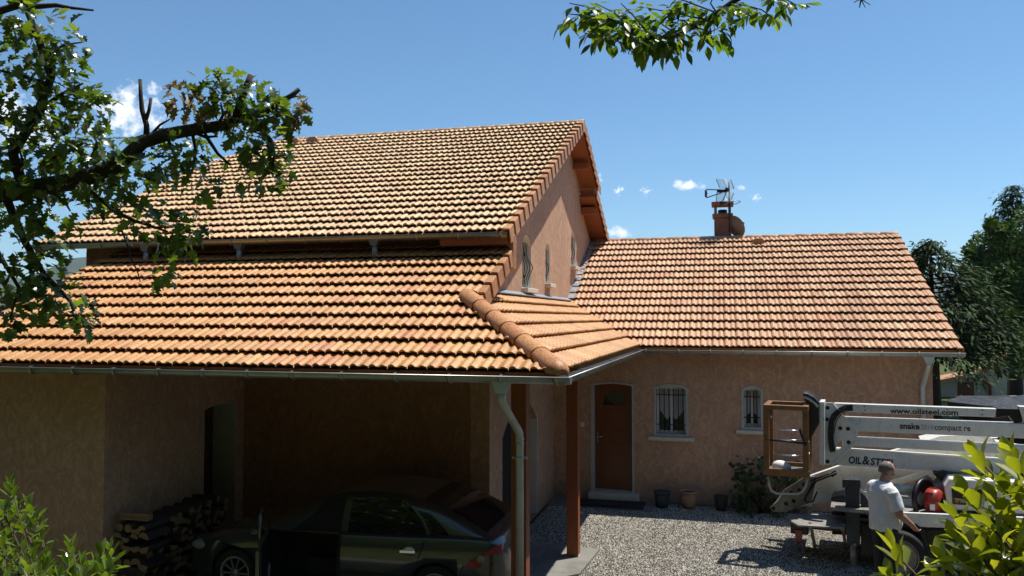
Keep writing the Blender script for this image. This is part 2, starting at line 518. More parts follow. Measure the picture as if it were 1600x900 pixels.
mb = MB()
def zlow(y): return ZE + S1 * (y - Y1) - .13
def zup(y): return ZR - SU * abs(y - YR) - .16
# pier wall at the left of the carport, facing the yard
wall(mb, [(-9.9, 0), (-7.70, 0), (-7.70, zlow(8.98) - .12), (-9.9, zlow(8.98) - .12)], [], (0, 8.73, 0), (1, 0, 0), (0, 0, 1), (0, .25, 0))
mb.build('wall', M['stucco'], house)
mb = MB()
wall(mb, [(8.982, 0), (YB - .002, 0), (YB - .002, zlow(YB)), (8.982, zlow(8.98))], [arch(10.79, 11.62, .05, 2.37, .05)],
     (-7.702, 0, 0), (0, 1, 0), (0, 0, 1), (-.42, 0, 0))
mb.build('wall', M['stucco'], house)
mb = MB()
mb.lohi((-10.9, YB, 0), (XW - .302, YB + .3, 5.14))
mb.build('wall', M['stucco_shade'], house)
mb = MB()   # far end of the room seen through the arched opening, and the left outer wall
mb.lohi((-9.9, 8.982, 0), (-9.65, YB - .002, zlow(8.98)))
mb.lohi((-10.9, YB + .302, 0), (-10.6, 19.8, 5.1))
mb.build('wall', M['stucco_shade'], house)
GW1, GW2, GW3 = (13.9, 14.58, 4.26, 5.24), (15.84, 16.24, 4.42, 5.24), (18.66, 19.2, 4.95, 5.80)
GARAGE = arch(12.58, 15.09, .02, 2.28, .5, 14)
mb = MB()
outline = [(YB, 0), (22.2, 0), (22.2, 5.45), (19.85, 6.62), (19.85, zup(19.85)), (YR, zup(YR)), (YB, zup(YB))]
wall(mb, outline, [GARAGE] + [arch(a, b, c, d, .16 if b - a > .5 else .12) for a, b, c, d in (GW1, GW2, GW3)],
     (XW, 0, 0), (0, 1, 0), (0, 0, 1), (-.3, 0, 0))
mb.build('wall', M['stucco'], house)
mb = MB()
mb.lohi((-10.6, 19.55, 0), (XW - .302, 19.85, 6.6))
mb.lohi((-6.5, YB + .302, 0), (-6.3, 19.5, 3.2))
mb.build('wall', M['stucco'], house)
DOOR = (-2.69, -1.79, .17, 2.42)
WIN = [(-1.40, -.70, 1.33, 2.40), (.31, .73, 1.52, 2.40)]
mb = MB()
wall(mb, [(XW + .002, 0), (3.76, 0), (3.76, 3.22), (XW + .002, 3.22)],
     [arch(DOOR[0], DOOR[1], DOOR[2], DOOR[3], .05)] + [arch(a, b, c, d, .09) for a, b, c, d in WIN], (0, YW, 0), (1, 0, 0), (0, 0, 1), (0, .3, 0))
mb.build('wall', M['stucco'], house)
mb = MB()
wall(mb, [(YW + .302, 0), (27, 0), (27, 3.1), (21.65, 5.62), (YW + .302, 3.22)], [], (3.76, 0, 0), (0, 1, 0), (0, 0, 1), (-.3, 0, 0))
mb.lohi((-3.4, 26.7, 0), (3.458, 27, 3.1))
mb.build('wall', M['stucco'], house)

# ---------------------------------------------------------------- roof tiles
TW = .2286
PROF = [(0, -.02), (.016, -.02), (.022, .012), (.05, .018), (.12, .028), (.22, .036), (.31, .028), (.38, .008), (.50, .004), (.58, .009), (.65, .021), (.74, .029), (.83, .022), (.90, .010), (.97, .006), (.976, -.02), (1.0, -.02)]
def tile_mesh(name, g, mt, seed):
    r = random.Random(seed)
    mb = MB(); k = len(PROF)
    jit = [r.uniform(-.0012, .0012) for _ in PROF]
    b0 = [(x * TW, 0, .058 + z + j) for (x, z), j in zip(PROF, jit)]
    bm_ = [(x * TW, .012, .0615 + z + j) for (x, z), j in zip(PROF, jit)]
    tp = [(x * TW, g * 1.1, .004 + z * .92) for x, z in PROF]
    lo = [(x * TW, .010, .051 + z * .45) for x, z in PROF]
    mb.add(b0 + bm_ + tp + lo, [(i, i + 1, k + i + 1, k + i) for i in range(k - 1)] + [(k + i, k + i + 1, 2 * k + i + 1, 2 * k + i) for i in range(k - 1)] +
           [(3 * k + i, 3 * k + i + 1, i + 1, i) for i in range(k - 1)] + [(0, k, 3 * k), (k, 2 * k, 3 * k)], True)
    return mb.mesh(name, mt)
TILES = []        # (distance, in view, roof object, mesh, matrix)
def roof(name, O, xd, ud, ncol, nrow, g, clips, deck, mt, thick=.07, x_off=0.0, parent=house):
    """deck slab plus the tile courses laid on it"""
    O, xd, ud = Vector(O), Vector(xd).normalized(), Vector(ud).normalized()
    nrm = xd.cross(ud).normalized()
    if nrm.z < 0: nrm = -nrm
    mb = MB()
    pts = [Vector(p) for p in deck]
    top = [p + nrm * .004 for p in pts]; bot = [p - nrm * thick for p in pts]; n = len(pts)
    mb.add(top, [tuple(range(n))])
    mb.cur = 1
    mb.add(bot, [tuple(range(n))[::-1]])
    mb.add(top + bot, [(i, (i + 1) % n, n + (i + 1) % n, n + i) for i in range(n)])
    ro = mb.build(name, [M['deck'], M['soffit']], parent)
    meshes = [tile_mesh('roof_tile', g, M[mt], sd) for sd in range(3)]
    L = g * 1.1
    for r_ in range(nrow):
        for c_ in range(ncol):
            P = O + xd * (c_ * TW + x_off) + ud * (r_ * g)
            cs = [P, P + xd * TW, P + xd * TW + ud * L, P + ud * L]
            state = 'in'; cuts = []
            for cl in clips:
                q, nn = cl[0], cl[1]
                if len(cl) > 2 and not (cl[2] <= r_ <= cl[3]): continue
                ds = [(x - q).dot(nn) for x in cs]
                if max(ds) < .015: state = 'out'; break
                if min(ds) < -.001: cuts.append((q, nn))
            if state == 'out': continue
            rot = Matrix((xd, ud, nrm)).transposed().to_4x4()
            j = Matrix.Translation((rnd.uniform(-.002, .002), rnd.uniform(-.004, .004), rnd.uniform(0, .003))) @ Matrix.Rotation(rnd.uniform(-.006, .006), 4, 'Z') @ Matrix.Rotation(rnd.uniform(-.004, .006), 4, 'X')
            Mx = Matrix.Translation(P) @ rot @ j
            me = rnd.choice(meshes)
            if cuts:
                bm = bmesh.new(); bm.from_mesh(me); bm.transform(Mx)
                for q, nn in cuts:
                    bmesh.ops.bisect_plane(bm, geom=bm.verts[:] + bm.edges[:] + bm.faces[:], plane_co=q, plane_no=-nn, clear_outer=True)
                if not bm.faces: bm.free(); continue
                bm.transform(Mx.inverted())
                me = bpy.data.meshes.new('roof_tile'); bm.to_mesh(me); bm.free(); me.materials.append(M[mt])
            ctr = P + xd * TW / 2 + ud * L / 2
            u, v, d = proj(ctr)
            TILES.append((d, 0 < u < 1600 and 0 < v < 900, ro, me, Mx))
    return ro
HIPD = Vector((-1, S3 / S1, S3)).normalized()
hip_n = Vector((-S3 / S1, -1, 0)).normalized()                # towards the carport slope
HIP0 = Vector((XC + .02, Y1, 0))
VAL_T = Vector((XW, Y2 + (XC - XW) * S3 / S2, 0)); VAL0 = Vector((XC, Y2, 0))
vd_ = (VAL_T - VAL0).normalized(); val_n = Vector((vd_.y, -vd_.x, 0))
if val_n.x < 0: val_n = -val_n                                # towards the wing
X = Vector((1, 0, 0)); Yv = Vector((0, 1, 0))
dz = .03
# carport roof
XL0 = -10.2
def zl(y): return ZE + S1 * (y - Y1) - dz
roof('carport_roof', (XL0, Y1 + .1, zl(Y1 + .1)), X, (0, 1, S1), 44, 12, .3405,
     [(HIP0, hip_n, 0, 4), (Vector((XG - .10, 0, 0)), -X, 5, 99), (Vector((0, YB, 0)), -Yv)],
     [(XL0, Y1 + .14, zl(Y1 + .14)), (XC - .15, Y1 + .14, zl(Y1 + .14)), (XG - .06, 9.72, zl(9.72)), (XG - .06, YB, zl(YB)), (XL0, YB, zl(YB))], 'tile_orange')
# porch slope, facing the yard on the right
def zp(x): return ZE + S3 * (XC - x) - dz
pd = Vector((-1, 0, S3))
roof('porch_roof', (XC - .1, Y1 - .2, zp(XC - .1)), (0, 1, 0), pd, 47, 6, .3405,
     [(HIP0, -hip_n), (VAL0, -val_n), (Vector((XW + .02, 0, 0)), X)],
     [(XC - .26, Y1 + .27, zp(XC - .26)), (XC - .26, Y2 + .1, zp(XC - .26)), (XW, VAL_T.y, zp(XW)), (XW, 10.2, zp(XW)), (-3.2, 9.9, zp(-3.2))], 'tile_orange')
# wing
def zw(y): return 3.085 + S2 * (y - Y2) - dz
YWR, ZWR = 21.65, 3.085 + S2 * (21.65 - Y2)
roof('wing_roof', (XW - .2, Y2 + .12, zw(Y2 + .12)), X, (0, 1, S2), 33, 16, .378,
     [(VAL0, val_n), (Vector((XW + .01, 0, 0)), X)],
     [(XC, Y2 + .16, zw(Y2 + .16)), (XR - .05, Y2 + .16, zw(Y2 + .16)), (XR - .05, YWR, zw(YWR)), (XW, YWR, zw(YWR)), (XW, VAL_T.y, zw(VAL_T.y))], 'tile_pink',
     x_off=(XR - .06 - (XW - .2)) - 33 * TW)
# upper roof, with a clipped gable at the left end
def zu(y): return ZU + SU * (y - YU) - dz
XUL = -11.42
cg = Vector((-1.0, -.42, 0)).normalized()
roof('upper_roof', (XUL, YU + .02, zu(YU + .02)), X, (0, 1, SU), 37, 22, .3325,
     [(Vector((-10.72, YR, 0)), Vector((.93, -.36, 0)).normalized()), (Vector((XG - .10, 0, 0)), -X)],
     [(XUL, YU + .06, zu(YU + .06)), (XG - .06, YU + .06, zu(YU + .06)), (XG - .06, YR, zu(YR)), (-10.72, YR, zu(YR)), (XUL, 16.1, zu(16.1))], 'tile_pale')
# slopes on the far side, out of sight from the yard
def back_slope(name, pts, mt):
    mb = MB(); pts = [Vector(p) for p in pts]; n = len(pts)
    nr = (pts[1] - pts[0]).cross(pts[2] - pts[0]).normalized()
    if nr.z < 0: nr = -nr
    mb.cur = 0; mb.add([p + nr * .04 for p in pts], [tuple(range(n))])
    mb.cur = 1
    a, b = [p + nr * .04 for p in pts], [p - nr * .07 for p in pts]
    mb.add(a + b, [tuple(range(n, 2 * n))] + [(i, (i + 1) % n, n + (i + 1) % n, n + i) for i in range(n)])
    return mb.build(name, [M[mt], M['soffit']], house)
def zr(y): return ZR - dz - SU * (y - YR)
YRE = 20.28
back_slope('upper_roof', [(-10.72, YR + .01, zr(YR)), (XG - .06, YR + .01, zr(YR)), (XG - .06, YRE, zr(YRE)), (XUL, YRE, zr(YRE)), (XUL, 19.6, zr(19.6))], 'tile_pale')
back_slope('upper_roof', [(-10.73, YR, zr(YR)), (XUL, 16.1, zu(16.1)), (XUL, 19.6, zr(19.6))], 'tile_pale')
back_slope('rear_roof', [(XL0, 19.86, 6.80), (XG - .06, 19.86, 6.80), (XG - .06, 24.4, 4.55), (XL0, 24.4, 4.55)], 'tile_orange')
back_slope('wing_roof', [(XW, YWR + .01, ZWR - dz), (XR - .05, YWR + .01, ZWR - dz), (XR - .05, 27.4, 2.95), (XW, 27.4, 2.95)], 'tile_pink')

# hand out the tiles: the 300 that show largest are pieces of their own, the rest is one covering
TILES.sort(key=lambda t_: (not t_[1], t_[0]))
def join_instances(name, items, parent, mats):
    V, F, LT, MI = [], [], [], []
    off = 0
    cache = {}
    slot = {m: i for i, m in enumerate(mats)}
    for me, Mx in items:
        if me.name not in cache:
            co = np.empty(len(me.vertices) * 3, np.float32); me.vertices.foreach_get('co', co)
            lt = np.empty(len(me.polygons), np.int32); me.polygons.foreach_get('loop_total', lt)
            li = np.empty(len(me.loops), np.int32); me.loops.foreach_get('vertex_index', li)
            cache[me.name] = (co.reshape(-1, 3), lt, li, slot[me.materials[0]])
        co, lt, li, sl = cache[me.name]
        A = np.array(Mx, dtype=np.float32)
        V.append(co @ A[:3, :3].T + A[:3, 3]); F.append(li + off); LT.append(lt); MI.append(np.full(len(lt), sl, np.int32))
        off += len(co)
    V, F, LT, MI = map(np.concatenate, (V, F, LT, MI))
    me = bpy.data.meshes.new(name)
    me.vertices.add(len(V)); me.vertices.foreach_set('co', V.ravel())
    me.loops.add(len(F)); me.loops.foreach_set('vertex_index', F)
    me.polygons.add(len(LT)); me.polygons.foreach_set('loop_start', np.concatenate(([0], np.cumsum(LT)[:-1])).astype(np.int32))
    me.polygons.foreach_set('loop_total', LT)
    for m in mats: me.materials.append(m)
    me.polygons.foreach_set('material_index', MI)
    me.polygons.foreach_set('use_smooth', np.ones(len(LT), bool))
    me.update(); me.validate()
    return link_mesh(name, me, parent)
for d, vis, ro, me, Mx in TILES[:300]:
    link_mesh('roof_tile', me, ro, Mx)
tag(join_instances('tile_covering', [(me, Mx) for _, _, _, me, Mx in TILES[300:]], house, [M['tile_orange'], M['tile_pale'], M['tile_pink']]), kind='stuff')

# verge tiles along the rakes: flat top and a hanging side
def verge(ro, O, ud, n, g, mt, side=1, w=.11, drop=.185):
    O, ud = Vector(O), Vector(ud).normalized()
    nr = Vector((side, 0, 0)).cross(ud); nr = nr if nr.z > 0 else -nr
    mb = MB(); L = g * 1.08
    prof = [(-w, .03), (-w + .015, .045), (-.012, .045), (0, .033), (.004, -drop), (-.012, -drop), (-.014, .022), (-w, .012)]
    a = [(side * (x + .022), 0, z + .040) for x, z in prof]; b = [(side * x, L, z) for x, z in prof]
    k = len(prof)
    mb.add(a + b, [(i, (i + 1) % k, k + (i + 1) % k, k + i) for i in range(k)] + [tuple(range(k)), tuple(range(k, 2 * k))[::-1]], False)
    me = mb.mesh('verge_tile', M[mt])
    rot = Matrix((X, ud, nr)).transposed().to_4x4()
    for i in range(n):
        Mx = Matrix.Translation(O + ud * (i * g)) @ rot @ Matrix.Rotation(rnd.uniform(-.004, .004), 4, 'Z') @ Matrix.Translation((rnd.uniform(-.003, .003), rnd.uniform(-.004, .004), rnd.uniform(0, .004)))
        link_mesh('verge_tile', me, ro, Mx)
roofs = {o.name: o for o in house.children}
M['tile_verge'] = mat_tile('tile_verge', [(0, (.40, .18, .07)), (1, (.48, .225, .09))], (.48, .29, .15))
verge(roofs['upper_roof'], (XG, YU - .01, zu(YU - .01)), (0, 1, SU), 22, .3325, 'tile_verge')
verge(roofs['carport_roof'], (XG, 9.72, zl(9.72)), (0, 1, S1), 6, .3405, 'tile_verge')
verge(roofs['wing_roof'], (XR, Y2 + .1, zw(Y2 + .1)), (0, 1, S2), 16, .378, 'tile_verge')
verge(roofs['upper_roof'], (XG, YRE, zr(YRE)), (0, -1, SU), 8, .3325, 'tile_verge')
verge(roofs['rear_roof'], (XG, 24.3, 4.6), (0, -1, .4956), 15, .3325, 'tile_verge')
verge(roofs['carport_roof'], (XL0 - .03, Y1 + .1, zl(Y1 + .1)), (0, 1, S1), 11, .3405, 'tile_verge', -1)
verge(roofs['upper_roof'], (XUL - .03, YU, zu(YU)), (0, 1, SU), 15, .3325, 'tile_verge', -1)
# ridge tiles: tapered half rounds, each lapping the next
def ridge(ro, p0, p1, n, r, mt, lap=1.10, taper=.90, collar=True, cap_first=False):
    p0, p1 = Vector(p0), Vector(p1); d = (p1 - p0); L = d.length / n; d.normalize()
    up = Vector((0, 0, 1)); up = (up - d * up.dot(d)).normalized(); sd = d.cross(up)
    def half(first):
        mb = MB(); k = 11; vs = []
        st = [(0, r * 1.0), (.02, r * 1.035), (.05, r * 1.0), (L * lap, r * taper)] if collar else [(0, r), (L * lap, r * taper)]
        if first: st = [(-.11, r * .30), (-.095, r * .62), (-.05, r * .88)] + st
        for y, rr in st:
            for j in range(k):
                a = math.pi * (-.08 + 1.16 * j / (k - 1))
                vs.append((rr * math.cos(a), y, rr * math.sin(a) * .9))
        fs = [(i * k + j, i * k + j + 1, (i + 1) * k + j + 1, (i + 1) * k + j) for i in range(len(st) - 1) for j in range(k - 1)]
        mb.add(vs, fs, True)
        me = mb.mesh('ridge_tile', M[mt]); return me
    me = half(False); me0 = half(True) if cap_first else me
    rot = Matrix((sd, d, up)).transposed().to_4x4()
    for i in range(n):
        o = link_mesh('ridge_tile', me0 if i == 0 else me, ro, Matrix.Translation(p0 + d * (i * L)) @ rot @ Matrix.Rotation(rnd.uniform(-.008, .008), 4, 'Z') @ Matrix.Rotation(.012, 4, 'X'))
        md = o.modifiers.new('thickness', 'SOLIDIFY'); md.thickness = .014
h0, h1 = Vector((-1.68, 8.27, zl(8.27) + .03)), Vector((-3.2, 9.925, zl(9.925) + .06))
ridge(roofs['carport_roof'], h0, h1, 6, .125, 'tile_cap', cap_first=True)
ridge(roofs['upper_roof'], (XG, YR, ZR - .06), (-10.7, YR, ZR - .06), 22, .115, 'tile_pale')
ridge(roofs['wing_roof'], (XR, YWR, ZWR - .06), (XW, YWR, ZWR - .06), 19, .115, 'tile_pink')
# round closing tile at the head of the carport verge
mb = MB(); mb.prism([(.11 * math.cos(a), .11 * math.sin(a) * 1.0) for a in [math.pi * i / 8 for i in range(9)]] + [(-.1, -.42), (.08, -.42)], (XG - .05, 11.55, zl(11.55) + .15), (0, 1, 0), (0, 0, 1), (.07, 0, 0))
mb.build('closing_tile', M['tile_verge'], roofs['carport_roof'], bevel=.015)
# timber ends under the eaves
mb = MB()
mb.lohi((XG - 1.1, 11.36, 4.80), (XG - .05, 11.52, 4.93))
mb.lohi((XW + .004, 19.90, 6.75), (XG - .1, 20.1, 6.93))
mb.lohi((XW + .004, 20.05, 6.34), (XG - .1, 20.25, 6.52))
mb.lohi((XW + .004, 18.9, 7.28), (XG - .1, 19.08, 7.42))
mb.build('purlin', M['soffit'], house, bevel=.008)
mb = MB()
mb.lohi((-7.69, 8.80, zlow(8.8) - .22), (-2.2, 8.97, zlow(8.8) - .03))
mb.lohi((-2.38, 8.975, zp(-2.29) - .30), (-2.2, 16.58, zp(-2.29) - .10))
mb.build('beam', M['post'], house, bevel=.008)
# roof vents: hooded tiles near the ridges
for (x, y, f, mt, ro) in ((-10.0, 17.42, zu, 'tile_verge', 'upper_roof'), (-9.5, 17.42, zu, 'tile_verge', 'upper_roof'), (.86, 21.2, zw, 'tile_verge', 'wing_roof')):
    mb = MB(); z = f(y) + .05
    mb.prism([(-.14, -.02), (.14, -.02), (.14, .09), (.09, .15), (-.09, .15), (-.14, .09)], (x, y - .13, z - .04), X, (0, 0, 1), (0, .3, .0))
    v_ = mb.build('roof_vent', M[mt], roofs[ro], bevel=.02)
    mb = MB(); mb.lohi((x - .09, y - .136, z - .02), (x + .09, y - .128, z + .06)); mb.build('opening', M['dark'], v_) if False else None

# ---------------------------------------------------------------- gutters and pipes
def gutter(p0, p1, out, r=.072, step=.62, mt='zinc', n=10):
    p0, p1, out = Vector(p0), Vector(p1), Vector(out)
    d = (p1 - p0).normalized()
    mb = MB(); up = Vector((0, 0, 1))
    def ringpts(p, rr): return [p + out * (rr * math.cos(a)) - up * (rr * math.sin(a)) for a in [math.pi * i / n for i in range(n + 1)]]
    a, b = ringpts(p0, r), ringpts(p1, r); ai, bi = ringpts(p0, r - .005), ringpts(p1, r - .005); k = n + 1
    mb.add(a + b + ai + bi, [(i, i + 1, k + i + 1, k + i) for i in range(n)] + [(2 * k + i, 3 * k + i, 3 * k + i + 1, 2 * k + i + 1) for i in range(n)], True)
    mb.add(a, [tuple(range(k))], False); mb.add(b, [tuple(range(k))], False)
    mb.tube([p0 + out * r, p1 + out * r], .010, 6)
    g = mb.build('gutter', M[mt], house)
    L = (p1 - p0).length; q = int(L / step)
    mb = MB(); o_ = []
    for rr, w in ((r + .004, .020),):
        A = ringpts(-d * w, rr); B = ringpts(d * w, rr); C = ringpts(-d * w, rr + .010); D = ringpts(d * w, rr + .010)
        mb.add(A + B + C + D, [(2 * k + i, 2 * k + i + 1, 3 * k + i + 1, 3 * k + i) for i in range(n)] + [(i, i + 1, 2 * k + i + 1, 2 * k + i) for i in range(n)] + [(k + i, 3 * k + i, 3 * k + i + 1, k + i + 1) for i in range(n)], True)
    mb.bar(out * r + up * .012, -out * (r + .02) + up * .035, .026, .005)
    me = mb.mesh('bracket', M['zinc'])
    for i in range(q + 1):
        link_mesh('bracket', me, g, Matrix.Translation(p0 + d * (.12 + i * (L - .24) / max(q, 1) + rnd.uniform(-.03, .03))))
    return g
gutter((XL0 - .05, Y1 + .072, ZE), (XC + .02, Y1 + .072, ZE), (0, -1, 0))
gutter((XC - .072, Y1 + .02, ZE - .002), (XC - .072, Y2 + .06, 3.088), (1, 0, 0), step=.55)
gutter((XC - .05, Y2 + .072, 3.085), (XR + .03, Y2 + .072, 3.085), (0, -1, 0), mt='zinc_pale')
gutter((XUL - .1, YU + .072, ZU), (XG - .03, YU + .072, ZU), (0, -1, 0), r=.076)
def hopper(mb, p, w=.09, h=.12):
    x, y, z = p
    mb.prism([(-w, 0), (w, 0), (.048, -h), (-.048, -h)], (x, y - .055, z), X, (0, 0, 1), (0, .11, 0))
mb = MB()
hopper(mb, (-2.27, Y1 + .072, ZE - .05), .1, .13)
mb.tube([(-2.27, 8.212, 2.94), (-2.27, 8.215, 2.86), (-2.268, 8.26, 2.80), (-2.255, 8.80, 2.48), (-2.25, 8.88, 2.42), (-2.25, 8.90, 2.34), (-2.25, 8.90, .62)], .046, 14)
for z in (2.35, 2.30, 2.14): mb.tube([(-2.25, 8.90, z - .012), (-2.25, 8.90, z + .012)], .050, 14)
dpp = mb.build('downpipe', M['zinc_pale'], house)
mb = MB(); mb.tube([(-2.25, 8.90, .62), (-2.25, 8.90, 0)], .052, 14); mb.build('lower_pipe', M['black'], dpp)
for z in (2.14, .47):
    mb = MB(); mb.lathe([(.052, -.014), (.056, -.014), (.056, .014), (.052, .014)], (-2.25, 8.90, z), 14)
    mb.bar((-2.33, 8.92, z), (-2.17, 8.92, z), .02, .02); mb.ball((-2.325, 8.90, z), .017, 8, 6); mb.ball((-2.175, 8.90, z), .017, 8, 6)
    mb.build('clamp', M['zinc_pale'], dpp)
mb = MB()
hopper(mb, (3.60, Y2 + .072, 3.02), .1, .13)
mb.tube([(3.60, 16.18, 2.90), (3.60, 16.2, 2.84), (3.58, 16.46, 2.54), (3.57, 16.54, 2.46), (3.57, 16.55, 2.38), (3.57, 16.55, 0)], .046, 12)
for z in (2.2, 1.2): mb.tube([(3.57, 16.55, z - .015), (3.57, 16.55, z + .015)], .052, 12)
mb.build('downpipe', M['zinc_pale'], house)
for x in (-9.25, -7.50, -5.15):
    mb = MB(); hopper(mb, (x, YU + .072, ZU - .05), .09, .1)
    mb.tube([(x, 11.342, 4.85), (x, 11.36, 4.58)], .046, 12)
    mb.build('downpipe', M['zinc'], house)
# posts of the porch
for y in (9.0, 12.36):
    mb = MB(); mb.lohi((-2.38, y, .07), (-2.2, y + .18, zp(-2.29) - .302)); o = mb.build('post', M['post'], house, bevel=.006)
    mb = MB()
    for sx in (-1, 1): mb.lohi((-2.29 + sx * .055 - .05, y + .03, .0), (-2.29 + sx * .055 + .035, y + .15, .075))
    mb.build('post_foot', M['sill'], o, bevel=.015)
# lead flashings along the gable wall
mb = MB()
zf = zp(XW)
mb.prism([(0, 0), (.10, -.045), (.10, -.03), (.012, .02), (0, .02)], (XW + .003, 11.95, zf + .085), X, (0, 0, 1), (0, VAL_T.y - 11.95, 0))
for i in range(13):
    y = VAL_T.y + .05 + i * .31
    if y > 21.3: break
    mb.bar((XW + .07, y, zw(y) + .10), (XW + .07, y + .30, zw(y + .30) + .075), .15, .012)
mb.build('flashing', M['lead'], house)

# ---------------------------------------------------------------- windows and doors
t = NT('net_curtain')
n = t.noise(60, 2, stretch=(1, 1, .05))
M['curtain'] = t.fin(t.ramp(n, [(.35, (.30, .30, .28)), (.65, (.55, .55, .52))]), .9, 0, .1)
def grille(parent, bars):
    for b in bars:
        mb = MB(); b(mb); mb.build('bar', M['iron'], parent)
for wi, (a, b, c, d) in enumerate(WIN):
    mb = MB()
    o_, i_ = arch(a + .003, b - .003, c + .003, d - .003, .09), arch(a + .055, b - .055, c + .055, d - .07, .05)
    wall(mb, o_, [i_], (0, YW - .012, 0), X, (0, 0, 1), (0, .25, 0))
    w_ = mb.build('window', M['surround'], house)
    mb = MB(); mb.lohi((a - .10, YW - .09, c - .075), (b + .10, YW + .05, c - .002)); mb.build('sill', M['sill'], w_, bevel=.008)
    mb = MB()
    x0, x1, z0, z1 = a + .057, b - .057, c + .057, d - .075
    for lo, hi in (((x0, z0), (x0 + .045, z1)), ((x1 - .045, z0), (x1, z1)), ((x0 + .047, z0), (x1 - .047, z0 + .05)), ((x0 + .047, z1 - .05), (x1 - .047, z1)), (((x0 + x1) / 2 - .022, z0 + .052), ((x0 + x1) / 2 + .022, z1 - .052))):
        mb.lohi((lo[0], YW + .16, lo[1]), (hi[0], YW + .21, hi[1]))
    mb.build('frame', M['white'], w_)
    mb = MB()
    for sx in (0, 1):
        xa, xb = (x0 + .04, (x0 + x1) / 2) if sx == 0 else ((x0 + x1) / 2, x1 - .04)
        mb.add([(xa, YW + .19, z0 + .04), (xb, YW + .19, z0 + .04), (xb, YW + .19, z1 - .04), (xa, YW + .19, z1 - .04)], [(0, 1, 2, 3)])
    t_ = M['glass']
    mb.build('pane', t_, w_)
    # net curtain hung in two swags behind the bars
    mb = MB(); n_ = 24
    xs = [x0 + .05 + (x1 - x0 - .1) * i / n_ for i in range(n_ + 1)]
    vs = []
    for i, x in enumerate(xs):
        tt = i / n_
        zb = z0 + (.26 + .30 * abs(abs(tt - .5) * 2 - .35) if wi == 0 else .30 - .10 * abs(tt - .5) * 2)
        yy = YW + .186 - .004 * math.sin(i * 2.3)
        vs += [(x, yy, z1 - .055), (x, yy, zb)]
    mb.add(vs, [(2 * i, 2 * i + 2, 2 * i + 3, 2 * i + 1) for i in range(n_)], True)
    mb.build('curtain', M['curtain'], w_)
    nb = 6 if wi == 0 else 4
    for k in range(nb):
        x = x0 + .06 + (x1 - x0 - .12) * k / (nb - 1)
        mb = MB(); mb.tube([(x, YW + .05, z0 + .03), (x, YW + .05, z1 - .03)], .008, 6); mb.build('bar', M['iron'], w_)
    for z in (z1 - .16, z0 + .18):
        mb = MB(); mb.bar((a - .01, YW + .062, z), (b + .01, YW + .062, z), .012, .02); mb.build('bar', M['iron'], w_)

for gi, (a, b, c, d) in enumerate((GW1, GW2, GW3)):
    mb = MB(); rs = .16 if b - a > .5 else .12
    wall(mb, arch(a + .003, b - .003, c + .003, d - .003, rs), [arch(a + .010, b - .010, c + .010, d - .010, rs)], (XW - .004, 0, 0), (0, 1, 0), (0, 0, 1), (-.29, 0, 0))
    w_ = mb.build('window', M['render_pale'], house)
    mb = MB(); mb.lohi((XW - .05, a - .06, c - .085), (XW + .12, b + .07, c - .001)); mb.build('sill', M['sill'], w_, bevel=.01)
    mb = MB(); mb.prism(arch(a + .02, b - .02, c + .02, d - .02, rs), (XW - .22, 0, 0), (0, 1, 0), (0, 0, 1), (-.02, 0, 0)); mb.build('pane', M['glass'], w_)
    ym = (a + b) / 2
    for k in range(5 if gi == 0 else 3):
        mb = MB(); q = (k + 1) * (.017 if gi == 0 else .014)
        pts = []
        for i in range(25):
            tt = i / 24
            bulge = math.exp(-((tt - .42) / .17) ** 2)
            s_ = math.sin(tt * 2 * math.pi)
            pts.append((XW - .05 + .22 * q * 10 * bulge * .55, a + .10 + k * (b - a - .2) / (4 if gi == 0 else 2) + .05 * s_ * (1 - bulge), c + .06 + (d - c - .2) * tt))
        mb.tube(pts, .008, 6); mb.build('bar', M['iron'], w_)
    for tt in (.2, .72):
        mb = MB(); mb.ball((XW - .04, ym, c + .06 + (d - c - .2) * tt), (.02, .05, .03), 8, 6); mb.build('bar', M['iron'], w_)

# front door
a, b, c, d = DOOR
mb = MB(); wall(mb, arch(a + .003, b - .003, c + .003, d - .003, .05), [arch(a + .07, b - .045, c + .02, d - .05, .045)], (0, YW - .012, 0), X, (0, 0, 1), (0, .22, 0))
dr = mb.build('door_frame', M['surround'], house)
mb = MB(); x0, x1, z0, z1 = a + .072, b - .047, c + .022, d - .06
wall(mb, [(x0, z0), (x1, z0), (x1, z1), (x0, z1)], [arch(x0 + .17, x1 - .13, 1.92, 2.22, .26, 12)], (0, YW + .14, 0), X, (0, 0, 1), (0, .05, 0))
for (za, zb) in ((.32, .95), (1.08, 1.42), (1.46, 1.84)):
    mb.lohi((x0 + .13, YW + .128, za), (x1 - .12, YW + .139, zb))
    mb.lohi((x0 + .18, YW + .118, za + .05), (x1 - .17, YW + .127, zb - .05))
door = mb.build('door', M['door'], house, bevel=.006)
mb = MB(); mb.prism(arch(x0 + .16, x1 - .12, 1.91, 2.23, .26, 12), (0, YW + .16, 0), X, (0, 0, 1), (0, .008, 0)); mb.build('fanlight', M['glass'], door)
mb = MB()
for an in (.25, .5, .75):
    cx = (x0 + x1) / 2 + .02
    mb.bar((cx, YW + .152, 1.93), (cx - .26 * math.cos(math.pi * an), YW + .152, 1.93 + .26 * math.sin(math.pi * an)), .014, .014)
mb.build('fanlight_bar', M['door'], door)
mb = MB(); mb.lohi((x0 + .035, YW + .125, 1.14), (x0 + .075, YW + .1275, 1.36)); mb.tube([(x0 + .055, YW + .125, 1.27), (x0 + .055, YW + .085, 1.27), (x0 + .16, YW + .082, 1.27)], .009, 8)
mb.build('handle', M['chrome'], door)
mb = MB(); mb.lohi((a - .02, YW - .22, .032), (b + .10, YW + .02, .17)); mb.build('doorstep', M['sill'], house, bevel=.01)
